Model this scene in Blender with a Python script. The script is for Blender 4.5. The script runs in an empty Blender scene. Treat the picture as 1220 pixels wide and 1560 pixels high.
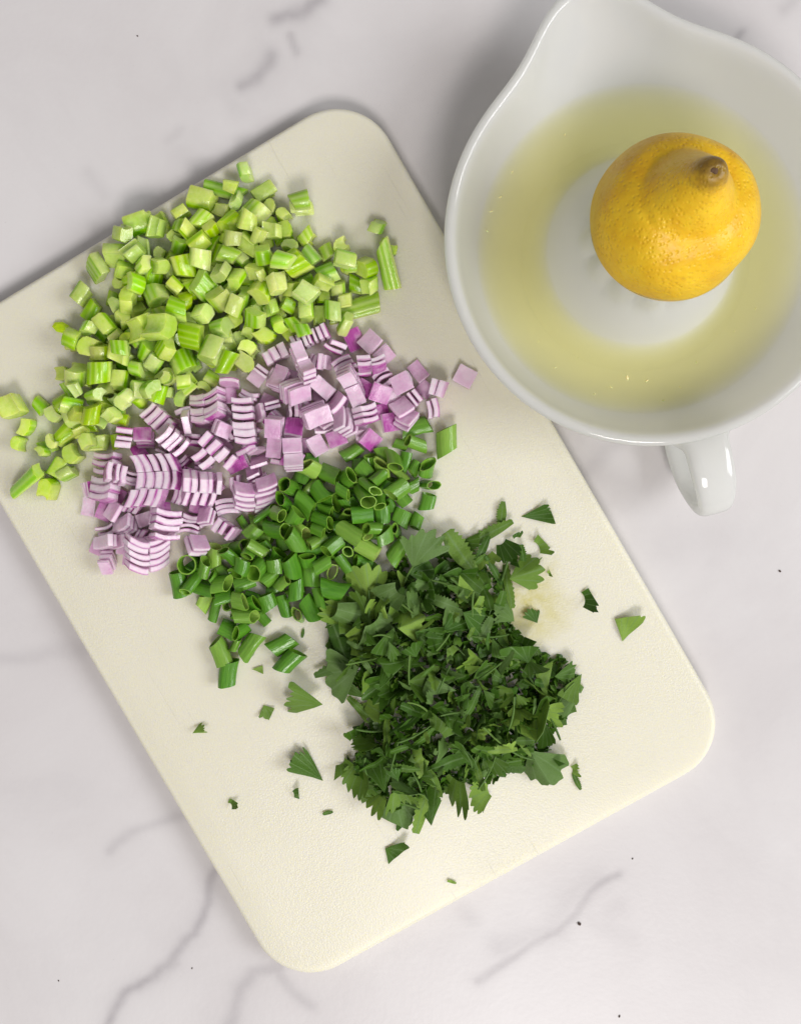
import bpy, math, random
import numpy as np
from mathutils import Vector, Matrix, Euler

random.seed(7)
rng = np.random.default_rng(7)
scene = bpy.context.scene
col = scene.collection
R = math.radians

# ------------------------------------------------------------------ camera
F_PX, CX, CY = 1530.0, 610.0, 780.0            # focal length and centre in pixels of the 1220 x 1560 photograph
CAM_H = 0.415
CAM_ROT = Matrix.Rotation(R(-2.41), 3, 'X') @ Matrix.Rotation(R(2.043), 3, 'Y')
cam_data = bpy.data.cameras.new('camera')
cam = bpy.data.objects.new('camera', cam_data)
col.objects.link(cam)
cam.matrix_world = Matrix.Translation((0, 0, CAM_H)) @ CAM_ROT.to_4x4()
cam_data.sensor_fit = 'VERTICAL'
cam_data.sensor_height = 36.0
cam_data.lens = 36.0 * F_PX / 1560.0
cam_data.clip_start = 0.01
cam_data.clip_end = 50
scene.camera = cam


def at(x, y, z):
    """point at height z under a pixel of the photograph"""
    d = CAM_ROT @ Vector(((x - CX) / F_PX, -(y - CY) / F_PX, -1.0))
    t = (z - CAM_H) / d.z
    return Vector((0, 0, CAM_H)) + d * t


PX = CAM_H / F_PX                              # metres per pixel on the counter

# ------------------------------------------------------------------ world and lamps (daylit kitchen: window to the right, a second one in front)
world = bpy.data.worlds.new('World')
scene.world = world
world.use_nodes = True
bg = world.node_tree.nodes['Background']
bg.inputs[0].default_value = (1.0, 0.965, 0.965, 1)
bg.inputs[1].default_value = 0.27


def window_lamp(name, loc, target, sx, sy, power, color):
    l = bpy.data.lights.new(name, 'AREA')
    l.shape = 'RECTANGLE'
    l.size, l.size_y = sx, sy
    l.energy = power
    l.color = color
    o = bpy.data.objects.new(name, l)
    col.objects.link(o)
    o.location = loc
    o.rotation_euler = (Vector(target) - Vector(loc)).to_track_quat('-Z', 'Y').to_euler()
    return o


window_lamp('side_window_light', (2.4, -0.3, 1.9), (0, 0, 0), 1.5, 1.2, 52, (0.98, 0.99, 1.0))
window_lamp('front_window_light', (0.45, -2.3, 3.0), (0, 0, 0), 1.1, 0.9, 74, (1.0, 0.945, 0.925))

scene.view_settings.view_transform = 'Standard'
scene.view_settings.look = 'None'
scene.view_settings.exposure = 0.10
scene.view_settings.gamma = 1.0
scene.render.engine = 'CYCLES'
scene.cycles.use_denoising = True
scene.cycles.max_bounces = 16
scene.cycles.volume_bounces = 12
scene.cycles.transparent_max_bounces = 12


# ------------------------------------------------------------------ helpers
def new_mat(name):
    m = bpy.data.materials.new(name)
    m.use_nodes = True
    nt = m.node_tree
    return m, nt, nt.nodes['Principled BSDF']


def node(nt, kind, **kw):
    n = nt.nodes.new(kind)
    for k, v in kw.items():
        if k.startswith('i_'):
            n.inputs[k[2:].replace('_', ' ')].default_value = v
        else:
            setattr(n, k, v)
    return n


def ramp(nt, src, stops, interp='LINEAR'):
    r = nt.nodes.new('ShaderNodeValToRGB')
    r.color_ramp.interpolation = interp
    e = r.color_ramp.elements
    while len(e) > 1:
        e.remove(e[-1])
    e[0].position, e[0].color = stops[0][0], (*stops[0][1], 1)
    for p, c in stops[1:]:
        k = e.new(p)
        k.color = (*c, 1)
    nt.links.new(src, r.inputs[0])
    return r.outputs[0]


def mix(nt, f, a, b, mode='MIX'):
    m = nt.nodes.new('ShaderNodeMix')
    m.data_type = 'RGBA'
    m.blend_type = mode
    for sock, v in ((m.inputs[0], f), (m.inputs[6], a), (m.inputs[7], b)):
        if isinstance(v, bpy.types.NodeSocket):
            nt.links.new(v, sock)
        elif isinstance(v, (int, float)):
            sock.default_value = v
        else:
            sock.default_value = (*v, 1)
    return m.outputs[2]


def math_node(nt, op, a, b=0.0, c=0.0, clamp=False):
    m = nt.nodes.new('ShaderNodeMath')
    m.operation = op
    m.use_clamp = clamp
    for s, v in zip(m.inputs, (a, b, c)):
        if isinstance(v, bpy.types.NodeSocket):
            nt.links.new(v, s)
        else:
            s.default_value = v
    return m.outputs[0]


def noise(nt, scale, detail=3.0, rough=0.5, vec=None, dist=0.0):
    n = node(nt, 'ShaderNodeTexNoise')
    n.inputs['Scale'].default_value = scale
    n.inputs['Detail'].default_value = detail
    n.inputs['Roughness'].default_value = rough
    n.inputs['Distortion'].default_value = dist
    if vec is not None:
        nt.links.new(vec, n.inputs['Vector'])
    return n.outputs[0]


def bump(nt, bsdf, height, strength, distance):
    b = nt.nodes.new('ShaderNodeBump')
    b.inputs['Strength'].default_value = strength
    b.inputs['Distance'].default_value = distance
    nt.links.new(height, b.inputs['Height'])
    nt.links.new(b.outputs[0], bsdf.inputs['Normal'])


def object_coords(nt, random_shift=True, stretch=(1, 1, 1)):
    tc = nt.nodes.new('ShaderNodeTexCoord')
    mp = nt.nodes.new('ShaderNodeMapping')
    mp.inputs['Scale'].default_value = stretch
    nt.links.new(tc.outputs['Object'], mp.inputs['Vector'])
    if random_shift:
        oi = nt.nodes.new('ShaderNodeObjectInfo')
        nt.links.new(math_node(nt, 'MULTIPLY', oi.outputs['Random'], 7.3), mp.inputs['Location'])
    return mp.outputs[0]


def object_random(nt):
    return nt.nodes.new('ShaderNodeObjectInfo').outputs['Random']


def tint_channels(nt):
    a = nt.nodes.new('ShaderNodeVertexColor')
    a.layer_name = 'tint'
    s = nt.nodes.new('ShaderNodeSeparateColor')
    nt.links.new(a.outputs[0], s.inputs[0])
    return s.outputs


def build_mesh(name, verts, faces, mat=None, tint=None, smooth=True, sharp=35.0):
    """tint: a function (face index, corner index, vertex index) -> (r, g, b), or None"""
    me = bpy.data.meshes.new(name)
    me.from_pydata([tuple(v) for v in verts], [], [tuple(f) for f in faces])
    me.validate()
    me.update()
    if smooth:
        me.shade_smooth()
        if sharp:
            me.set_sharp_from_angle(angle=R(sharp))
    if tint is not None:
        ca = me.color_attributes.new('tint', 'FLOAT_COLOR', 'CORNER')
        buf = np.zeros((len(me.loops), 4), np.float32)
        for p in me.polygons:
            for k, li in enumerate(p.loop_indices):
                buf[li, :3] = tint(p.index, k, me.loops[li].vertex_index)
        buf[:, 3] = 1
        ca.data.foreach_set('color', buf.ravel())
    if mat is not None:
        me.materials.append(mat)
    return me


def link(name, me, parent=None, matrix=None):
    o = bpy.data.objects.new(name, me)
    col.objects.link(o)
    if parent is not None:
        o.parent = parent
    if matrix is not None:
        o.matrix_world = matrix
    return o


def tag(o, label=None, cat=None, group=None, kind=None):
    for k, v in (('label', label), ('category', cat), ('group', group), ('kind', kind)):
        if v:
            o[k] = v
    return o


def revolve(profile, n, warp=None, close=False):
    """profile of (r, z) in metres turned round z; warp(r, z, angle) -> (r, z)"""
    verts, faces = [], []
    m = len(profile)
    for r, z in profile:
        for k in range(n):
            a = 2 * math.pi * k / n
            rr, zz = warp(r, z, a) if warp else (r, z)
            verts.append((rr * math.cos(a), rr * math.sin(a), zz))
    for i in range(m if close else m - 1):
        j = (i + 1) % m
        for k in range(n):
            l = (k + 1) % n
            faces.append((i * n + k, i * n + l, j * n + l, j * n + k))
    return verts, faces


def spline(points, per=6, closed=False):
    """Catmull-Rom through points"""
    P = [np.array(p, float) for p in points]
    n = len(P)
    out = []
    rngs = range(n) if closed else range(n - 1)
    for i in rngs:
        p0 = P[(i - 1) % n] if closed or i > 0 else 2 * P[0] - P[1]
        p1, p2 = P[i], P[(i + 1) % n]
        p3 = P[(i + 2) % n] if closed or i + 2 < n else 2 * P[-1] - P[-2]
        for k in range(per):
            t = k / per
            out.append(0.5 * ((2 * p1) + (-p0 + p2) * t + (2 * p0 - 5 * p1 + 4 * p2 - p3) * t * t + (-p0 + 3 * p1 - 3 * p2 + p3) * t ** 3))
    if not closed:
        out.append(P[-1])
    return out


def in_poly(p, poly):
    x, y = p[0], p[1]
    c = False
    j = len(poly) - 1
    for i in range(len(poly)):
        xi, yi, xj, yj = *poly[i], *poly[j]
        if (yi > y) != (yj > y) and x < (xj - xi) * (y - yi) / (yj - yi) + xi:
            c = not c
        j = i
    return c


def edge_distance(p, poly):
    best = 1e9
    for i in range(len(poly)):
        a, b = np.array(poly[i - 1]), np.array(poly[i])
        ab = b - a
        t = np.clip(np.dot(p - a, ab) / (ab @ ab), 0, 1)
        best = min(best, np.linalg.norm(p - a - t * ab))
    return best


def scatter(poly, spacing, inset=0.0, tries=4000, seed=0):
    """points in poly (metres), at least spacing apart and inset from the edge"""
    r = np.random.default_rng(seed)
    a = np.array(poly)
    lo, hi = a.min(0), a.max(0)
    pts = []
    for _ in range(tries):
        p = lo + (hi - lo) * r.random(2)
        if not in_poly(p, poly) or (inset and edge_distance(p, poly) < inset):
            continue
        if all((p[0] - q[0]) ** 2 + (p[1] - q[1]) ** 2 > spacing ** 2 for q in pts):
            pts.append(p)
    return pts


def poly_m(pix, z):
    return [tuple(at(x, y, z)[:2]) for x, y in pix]


# ------------------------------------------------------------------ countertop: white marble with grey veins
VEINS = [  # polyline in photo pixels, half width in pixels, strength
    ([(150, 1590), (175, 1540), (205, 1500), (250, 1472), (298, 1424), (318, 1380), (322, 1340), (350, 1290)], 7, 0.66),
    ([(215, 1495), (245, 1478), (258, 1468)], 9, 0.5),
    ([(170, 1305), (205, 1275), (258, 1246), (300, 1230)], 6, 0.33),
    ([(340, 1580), (360, 1515), (395, 1485), (430, 1470)], 9, 0.5),
    ([(425, 1470), (450, 1505), (482, 1527)], 8, 0.42),
    ([(-40, 1012), (30, 1000), (75, 988), (130, 984)], 11, 0.25),
    ([(735, 1495), (770, 1460), (800, 1440), (850, 1414), (880, 1388), (915, 1352), (942, 1330)], 6, 0.55),
    ([(760, 1440), (790, 1430), (850, 1412)], 16, 0.3),
    ([(845, 1400), (870, 1370), (905, 1345)], 22, 0.25),
    ([(890, 1400), (930, 1420), (965, 1435)], 12, 0.15),
    ([(930, 1395), (950, 1385)], 14, 0.18),
    ([(710, 1385), (720, 1400)], 12, 0.2),
    ([(418, 32), (440, 24), (468, 22), (490, 3), (500, -20)], 9, 0.65),
    ([(370, 122), (392, 110), (408, 88)], 10, 0.7),
    ([(447, 58), (456, 84)], 6, 0.5),
    ([(1118, 78), (1130, 58), (1136, 48)], 5, 0.7),
    ([(1195, 20), (1210, 10)], 7, 0.3),
    ([(132, 258), (160, 292)], 8, 0.2),
    ([(258, 212), (270, 205)], 8, 0.2),
    ([(345, 130), (365, 165)], 18, 0.14),
    ([(280, 235), (320, 260)], 22, 0.14),
    ([(890, 715), (915, 690), (960, 665)], 12, 0.28),
    ([(985, 830), (1050, 812), (1120, 815)], 30, 0.12),
    ([(1090, 850), (1130, 825)], 16, 0.1),
    ([(1120, 1090), (1180, 1060), (1240, 1010)], 34, 0.08),
    ([(120, 1195), (60, 1210), (-20, 1240)], 30, 0.07),
]


def build_counter():
    xs = np.arange(-0.36, 0.36, 0.0014)
    ys = np.arange(-0.42, 0.42, 0.0014)
    gx, gy = np.meshgrid(xs, ys)
    # smooth wobble so the veins do not run straight
    wob = lambda s, ph: (np.sin(gx * s + 1.7 * np.sin(gy * s * 0.8 + ph)) + 0.5 * np.sin(gy * s * 2.3 + ph * 2 + gx * s * 1.1))
    wx = gx + 0.0016 * wob(75, 0.3) + 0.0003 * wob(310, 2.1)
    wy = gy + 0.0016 * wob(68, 4.0) + 0.0003 * wob(290, 0.9)
    v = np.zeros_like(gx)
    for line, w, s in VEINS:
        P = [np.array(at(x, y, 0)[:2]) for x, y in line]
        wm = 1.25 * w * PX
        f = np.zeros_like(gx)
        n = len(P) - 1
        for i in range(n):
            a, b = P[i], P[i + 1]
            ab = b - a
            t = np.clip(((wx - a[0]) * ab[0] + (wy - a[1]) * ab[1]) / (ab @ ab), 0, 1)
            d = np.hypot(wx - a[0] - t * ab[0], wy - a[1] - t * ab[1])
            f = np.maximum(f, np.exp(-(d / wm) ** 2) + 0.25 * np.exp(-(d / (3.0 * wm)) ** 2))
        v = np.maximum(v, 0.74 * s * f)
    nx, ny = len(xs), len(ys)
    verts = np.stack([gx.ravel(), gy.ravel(), np.zeros(gx.size)], 1)
    idx = np.arange(nx * ny).reshape(ny, nx)
    faces = np.stack([idx[:-1, :-1], idx[:-1, 1:], idx[1:, 1:], idx[1:, :-1]], -1).reshape(-1, 4)
    me = bpy.data.meshes.new('countertop')
    me.vertices.add(len(verts))
    me.vertices.foreach_set('co', verts.astype(np.float32).ravel())
    me.loops.add(faces.size)
    me.loops.foreach_set('vertex_index', faces.astype(np.int32).ravel())
    me.polygons.add(len(faces))
    me.polygons.foreach_set('loop_start', np.arange(0, faces.size, 4, dtype=np.int32))
    me.update()
    a = me.attributes.new('vein', 'FLOAT', 'POINT')
    a.data.foreach_set('value', v.astype(np.float32).ravel())
    m, nt, b = new_mat('white_marble')
    tc = nt.nodes.new('ShaderNodeTexCoord').outputs['Object']
    at_n = nt.nodes.new('ShaderNodeAttribute')
    at_n.attribute_name = 'vein'
    n1 = noise(nt, 9.0, 6, 0.6, tc, 0.6)
    n2 = noise(nt, 60.0, 5, 0.6, tc)
    cloud = ramp(nt, n1, [(0.3, (0.63, 0.605, 0.605)), (0.55, (0.68, 0.66, 0.66)), (0.75, (0.71, 0.69, 0.69))])
    patch = math_node(nt, 'MULTIPLY_ADD', n2, 1.3, 0.30)
    vf = math_node(nt, 'MULTIPLY', at_n.outputs['Fac'], patch, clamp=True)
    c = mix(nt, vf, cloud, (0.33, 0.31, 0.325))
    # faint grey ghost veins all over
    n3 = noise(nt, 5.5, 8, 0.62, tc, 1.2)
    gv = math_node(nt, 'ABSOLUTE', math_node(nt, 'SUBTRACT', n3, 0.5))
    gf = ramp(nt, gv, [(0.0, (0.07,) * 3), (0.05, (0.0,) * 3)])
    c = mix(nt, gf, c, (0.5, 0.48, 0.49))
    n4 = noise(nt, 900.0, 2, 0.5, tc)
    c = mix(nt, ramp(nt, n4, [(0.70, (0, 0, 0)), (0.78, (0.25,) * 3)]), c, (0.45, 0.42, 0.42))
    nt.links.new(c, b.inputs['Base Color'])
    b.inputs['Roughness'].default_value = 0.38
    b.inputs['Specular IOR Level'].default_value = 0.35
    bump(nt, b, noise(nt, 420.0, 3, 0.5, tc), 0.05, 0.001)
    me.materials.append(m)
    o = link('countertop', me)
    tag(o, 'white marble countertop with soft grey veins', kind='structure')


build_counter()

# ------------------------------------------------------------------ cutting board
BOARD_C = Vector((-0.04611, -0.03198))
BOARD_A = R(29.997)
BOARD_W, BOARD_L, BOARD_T = 0.2109, 0.3048, 0.011
TOP = BOARD_T


def build_board():
    rc = 0.0245
    seg = 14
    # outline of a rounded rectangle
    def outline(inset):
        pts = []
        hw, hl, r = BOARD_W / 2 - inset, BOARD_L / 2 - inset, rc - inset
        for cx, cy, a0 in ((hw - r, hl - r, 0), (-hw + r, hl - r, 90), (-hw + r, -hl + r, 180), (hw - r, -hl + r, 270)):
            for k in range(seg + 1):
                a = R(a0 + 90 * k / seg)
                pts.append((cx + r * math.cos(a), cy + r * math.sin(a)))
        return pts
    e = 0.0022
    rings = [(e, 0.0)]
    for k in range(1, 5):
        a = R(90 * k / 4)
        rings.append((e - e * math.sin(a), e - e * math.cos(a)))
    for k in range(0, 5):
        a = R(90 * k / 4)
        rings.append((e - e * math.cos(a), BOARD_T - e + e * math.sin(a)))
    verts, faces = [], []
    n = 4 * (seg + 1)
    for inset, z in rings:
        verts += [(x, y, z) for x, y in outline(inset)]
    for i in range(len(rings) - 1):
        for k in range(n):
            l = (k + 1) % n
            faces.append((i * n + k, i * n + l, (i + 1) * n + l, (i + 1) * n + k))
    faces.append(tuple(range(n - 1, -1, -1)))
    t = (len(rings) - 1) * n
    faces.append(tuple(range(t, t + n)))
    m, nt, b = new_mat('cream_plastic')
    tc = nt.nodes.new('ShaderNodeTexCoord').outputs['Object']
    n1 = noise(nt, 14.0, 4, 0.6, tc)
    c = ramp(nt, n1, [(0.3, (0.755, 0.73, 0.595)), (0.7, (0.79, 0.765, 0.635))])
    # greenish-yellow juice stain beside the chopped herbs
    sp = at(800, 920, TOP) - Vector((BOARD_C.x, BOARD_C.y, 0))
    sp = Matrix.Rotation(-BOARD_A, 3, 'Z') @ sp
    vm = node(nt, 'ShaderNodeVectorMath', operation='DISTANCE')
    n2o = node(nt, 'ShaderNodeTexNoise')
    n2o.inputs['Scale'].default_value = 90
    n2o.inputs['Detail'].default_value = 4
    nt.links.new(tc, n2o.inputs['Vector'])
    add = node(nt, 'ShaderNodeVectorMath', operation='MULTIPLY_ADD')
    nt.links.new(n2o.outputs[1], add.inputs[0])
    add.inputs[1].default_value = (0.02, 0.02, 0)
    nt.links.new(tc, add.inputs[2])
    nt.links.new(add.outputs[0], vm.inputs[0])
    vm.inputs[1].default_value = (sp.x + 0.01, sp.y + 0.01, BOARD_T)
    st = ramp(nt, math_node(nt, 'MULTIPLY', vm.outputs['Value'], 1 / 0.022), [(0.2, (0.95,) * 3), (1.0, (0, 0, 0))])
    blot = ramp(nt, noise(nt, 130, 5, 0.6, tc), [(0.35, (0.25,) * 3), (0.6, (1, 1, 1))])
    sf = mix(nt, 1.0, st, blot, 'MULTIPLY')
    c = mix(nt, sf, c, (0.60, 0.55, 0.19))
    # fine knife scratches
    mp = node(nt, 'ShaderNodeMapping')
    mp.inputs['Rotation'].default_value = (0, 0, R(24))
    mp.inputs['Scale'].default_value = (900, 26, 1)
    nt.links.new(tc, mp.inputs['Vector'])
    scr = noise(nt, 1.0, 2, 0.4, mp.outputs[0])
    scf = ramp(nt, scr, [(0.70, (0, 0, 0)), (0.78, (0.16,) * 3)])
    c = mix(nt, scf, c, (0.52, 0.50, 0.38))
    nt.links.new(c, b.inputs['Base Color'])
    b.inputs['Roughness'].default_value = 0.36
    b.inputs['Specular IOR Level'].default_value = 0.4
    b.inputs['Subsurface Weight'].default_value = 0.55
    b.inputs['Subsurface Radius'].default_value = (1.0, 0.95, 0.55)
    b.inputs['Subsurface Scale'].default_value = 0.006
    # pebbled surface, stronger towards the worn end
    wave = noise(nt, 1600.0, 1, 0.5, tc)
    worn = noise(nt, 11.0, 2, 0.5, tc)
    wf = ramp(nt, worn, [(0.35, (0.25,) * 3), (0.65, (1, 1, 1))])
    h = math_node(nt, 'MULTIPLY', wave, wf)
    h = math_node(nt, 'SUBTRACT', h, math_node(nt, 'MULTIPLY', scf, 2.0))
    bump(nt, b, h, 0.5, 0.0005)
    me = build_mesh('cutting_board', verts, faces, m)
    o = link('cutting_board', me)
    o.location = (BOARD_C.x, BOARD_C.y, 0.0003)
    o.rotation_euler = (0, 0, BOARD_A)
    tag(o, 'cream plastic cutting board with rounded corners on the marble countertop', 'cutting board')


build_board()

# ------------------------------------------------------------------ citrus juicer of white milk glass
JC = at(976, 381, 0.020)
JC = Vector((JC.x, JC.y, 0.0))
SPOUT_A = R(106.5)
HANDLE_A = R(-74.8)


def glass_material():
    m, nt, b = new_mat('milk_glass')
    b.inputs['Base Color'].default_value = (0.92, 0.93, 0.905, 1)
    b.inputs['Roughness'].default_value = 0.07
    b.inputs['Specular IOR Level'].default_value = 0.55
    b.inputs['Subsurface Weight'].default_value = 0.6
    b.inputs['Subsurface Radius'].default_value = (1.0, 1.0, 0.95)
    b.inputs['Subsurface Scale'].default_value = 0.008
    tl = node(nt, 'ShaderNodeBsdfTranslucent')     # daylight glows through the thin walls
    tl.inputs['Color'].default_value = (0.92, 0.93, 0.90, 1)
    mx = node(nt, 'ShaderNodeMixShader')
    mx.inputs[0].default_value = 0.5
    nt.links.new(b.outputs[0], mx.inputs[1])
    nt.links.new(tl.outputs[0], mx.inputs[2])
    gl = node(nt, 'ShaderNodeBsdfGlossy')
    gl.inputs['Roughness'].default_value = 0.05
    fr = node(nt, 'ShaderNodeFresnel')
    fr.inputs['IOR'].default_value = 1.5
    m2 = node(nt, 'ShaderNodeMixShader')
    nt.links.new(math_node(nt, 'MULTIPLY', fr.outputs[0], 0.38), m2.inputs[0])
    nt.links.new(mx.outputs[0], m2.inputs[1])
    nt.links.new(gl.outputs[0], m2.inputs[2])
    nt.links.new(m2.outputs[0], nt.nodes['Material Output'].inputs['Surface'])
    return m


GLASS = glass_material()


def build_juicer():
    root = link('citrus_juicer', None)
    root.location = JC
    root.rotation_euler = (0, 0, 0)
    tag(root, 'white milk glass citrus juicer with pouring spout and loop handle', 'citrus juicer')
    prof = [(0.001, 0.25), (2.0, 0.25), (4.1, 0.25), (4.35, 0.02), (4.75, 0.0), (5.1, 0.2), (5.65, 0.65), (6.15, 1.3), (6.75, 2.2), (7.15, 3.1), (7.38, 3.75),
            (7.54, 4.02), (7.61, 4.2), (7.56, 4.34), (7.42, 4.40), (7.25, 4.33), (7.10, 4.0), (6.85, 3.2), (6.4, 2.15), (5.75, 1.3), (4.9, 0.8), (3.8, 0.6), (2.0, 0.58), (0.001, 0.58)]
    prof = [tuple(p) for p in spline(prof, 3)]

    def warp(r, z, a):
        d = (a - SPOUT_A + math.pi) % (2 * math.pi) - math.pi
        w = min(1, max(0, (z - 1.9) / 2.4))
        w = w * w * (3 - 2 * w)
        s = math.exp(-(abs(d) / R(16.2)) ** 2.1)
        r2 = r * (1 + 0.238 * s * w)
        z2 = z + 0.10 * s * w
        return r2 * 0.01, z2 * 0.01
    v, f = revolve(prof, 224, warp)
    me = build_mesh('bowl', v, f, GLASS, sharp=0)
    link('bowl', me, root)
    # reamer: flaring base and fluted cone
    rp = [(4.7, 0.55), (4.3, 0.95), (3.9, 1.55), (3.6, 2.05), (3.28, 2.5), (2.9, 2.95), (2.45, 3.5), (2.05, 4.4), (1.65, 5.3), (1.15, 6.3), (0.6, 7.05), (0.02, 7.3)]
    rp = [tuple(p) for p in spline(rp, 3)]

    def flute(r, z, a):
        k = min(1, max(0, (z - 3.2) / 0.9)) * min(1, max(0, (7.3 - z) / 0.5))
        return (r * (1 + 0.085 * k * (abs(math.cos(6 * a)) * 2 - 1.1))) * 0.01, z * 0.01
    v, f = revolve(rp, 192, flute)
    me = build_mesh('reamer', v, f, GLASS, sharp=0)
    link('reamer', me, root)
    # loop handle: a strap swept along a D in the upright plane through the handle direction
    path = spline([(7.42, 3.72), (7.85, 3.95), (8.6, 3.95), (9.5, 3.7), (10.2, 3.0), (10.15, 2.0), (9.3, 1.15), (8.2, 0.92), (7.0, 1.15), (6.15, 1.45)], 6)
    path = [np.array(p) for p in path]
    verts, faces = [], []
    nsec = 28
    hd = np.array((math.cos(HANDLE_A), math.sin(HANDLE_A)))
    tg = np.array((-hd[1], hd[0]))
    npth = len(path)
    for i, p in enumerate(path):
        t = path[min(i + 1, npth - 1)] - path[max(i - 1, 0)]
        t = t / np.linalg.norm(t)
        nrm = np.array((-t[1], t[0]))
        fl = i / (npth - 1)
        half_w = 0.82 - 0.20 * math.exp(-((fl - 0.50) / 0.16) ** 2) + 0.35 * max(0, 1 - fl / 0.16) ** 2
        half_t = 0.33 + 0.05 * math.cos(fl * 6)
        for k in range(nsec):
            a = 2 * math.pi * k / nsec
            ca, sa = math.cos(a), math.sin(a)
            sx = math.copysign(abs(ca) ** 0.55, ca) * half_w
            sn = math.copysign(abs(sa) ** 0.7, sa) * half_t
            q = p + nrm * sn
            xy = hd * q[0] + tg * sx
            verts.append((xy[0] * 0.01, xy[1] * 0.01, q[1] * 0.01))
    for i in range(npth - 1):
        for k in range(nsec):
            l = (k + 1) % nsec
            faces.append((i * nsec + k, i * nsec + l, (i + 1) * nsec + l, (i + 1) * nsec + k))
    me = build_mesh('handle', verts, faces, GLASS, sharp=0)
    link('handle', me, root)
    return root


build_juicer()


def build_juice():
    JZ = 2.05
    prof = [(2.8, JZ), (3.63, JZ), (3.9, JZ - 0.02), (5.0, JZ - 0.025), (6.2, JZ - 0.02), (6.365, JZ), (6.39, JZ - 0.02), (5.78, 1.27), (4.92, 0.77), (3.8, 0.57), (2.8, 0.56)]
    v, f = revolve([(r * 0.01, z * 0.01) for r, z in prof], 160, close=True)
    f = [q[::-1] for q in f]
    m = bpy.data.materials.new('lemon_juice')
    m.use_nodes = True
    nt = m.node_tree
    nt.nodes.remove(nt.nodes['Principled BSDF'])
    out = nt.nodes['Material Output']
    tr = node(nt, 'ShaderNodeBsdfTransparent')
    gl = node(nt, 'ShaderNodeBsdfGlossy')
    gl.inputs['Roughness'].default_value = 0.04
    fr = node(nt, 'ShaderNodeFresnel')
    fr.inputs['IOR'].default_value = 1.33
    mx = node(nt, 'ShaderNodeMixShader')
    ge = node(nt, 'ShaderNodeNewGeometry')       # only the upper side mirrors; seen from within the liquid it lets light out
    nt.links.new(math_node(nt, 'MULTIPLY', fr.outputs[0], math_node(nt, 'SUBTRACT', 1.0, ge.outputs['Backfacing'])), mx.inputs[0])
    nt.links.new(tr.outputs[0], mx.inputs[1])
    nt.links.new(gl.outputs[0], mx.inputs[2])
    nt.links.new(mx.outputs[0], out.inputs['Surface'])
    ab = node(nt, 'ShaderNodeVolumeAbsorption')
    ab.inputs['Color'].default_value = (0.999, 0.955, 0.08, 1)
    ab.inputs['Density'].default_value = 42.0
    sc = node(nt, 'ShaderNodeVolumeScatter')
    sc.inputs['Color'].default_value = (1.0, 0.985, 0.80, 1)
    sc.inputs['Density'].default_value = 110.0
    ad = node(nt, 'ShaderNodeAddShader')
    nt.links.new(ab.outputs[0], ad.inputs[0])
    nt.links.new(sc.outputs[0], ad.inputs[1])
    nt.links.new(ad.outputs[0], out.inputs['Volume'])
    me = build_mesh('lemon_juice', v, f, m, sharp=30)
    o = link('lemon_juice', me)
    o.location = JC
    tag(o, 'cloudy yellow lemon juice pooled in the juicer bowl', 'lemon juice')
    # pulp shreds floating in it; those along the left wall imitate wet glints
    pm, nt, b = new_mat('lemon_pulp_and_glint')
    b.inputs['Base Color'].default_value = (0.80, 0.74, 0.36, 1)
    b.inputs['Roughness'].default_value = 0.2
    b.inputs['Subsurface Weight'].default_value = 0.6
    b.inputs['Subsurface Scale'].default_value = 0.002
    r = random.Random(3)
    for (px, py, s) in ((955, 575, 5.5), (985, 580, 4.0), (930, 590, 3.5), (1118, 505, 2.4), (780, 262, 3.0), (762, 300, 3.5), (748, 322, 3.5), (742, 352, 3.0), (1060, 552, 2.2), (880, 545, 2.0), (845, 560, 2.6), (1010, 610, 3.2), (1035, 590, 2.4), (905, 600, 2.8), (1150, 470, 2.6), (860, 205, 2.4), (820, 520, 2.2)):
        c = at(px, py, 0.0207)
        d = c - JC
        if Vector((d.x, d.y)).length > 0.0628:
            d = Vector((d.x, d.y, 0)).normalized() * 0.0622
            c = JC + d + Vector((0, 0, 0.0207))
        vv, ff = revolve([(0.0001, -0.5), (0.6, -0.45), (0.9, 0.0), (0.5, 0.35), (0.0001, 0.45)], 9)
        L = s * PX * 0.8
        vv = [(x * L * (1 + 0.3 * math.sin(7 * y)), y * L * 0.45 + 0.25 * L * math.sin(x * 1.4), z * 0.0008) for x, y, z in vv]
        o = link('pulp_and_glint_shred', build_mesh('pulp_and_glint_shred', vv, ff, pm))
        o.location = c
        o.rotation_euler = (0, 0, r.uniform(0, 6.28))
        tag(o, 'tiny pale shred of lemon pulp or imitated wet glint on the juice', 'pulp', 'pulp shreds in the juice')


build_juice()


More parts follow.
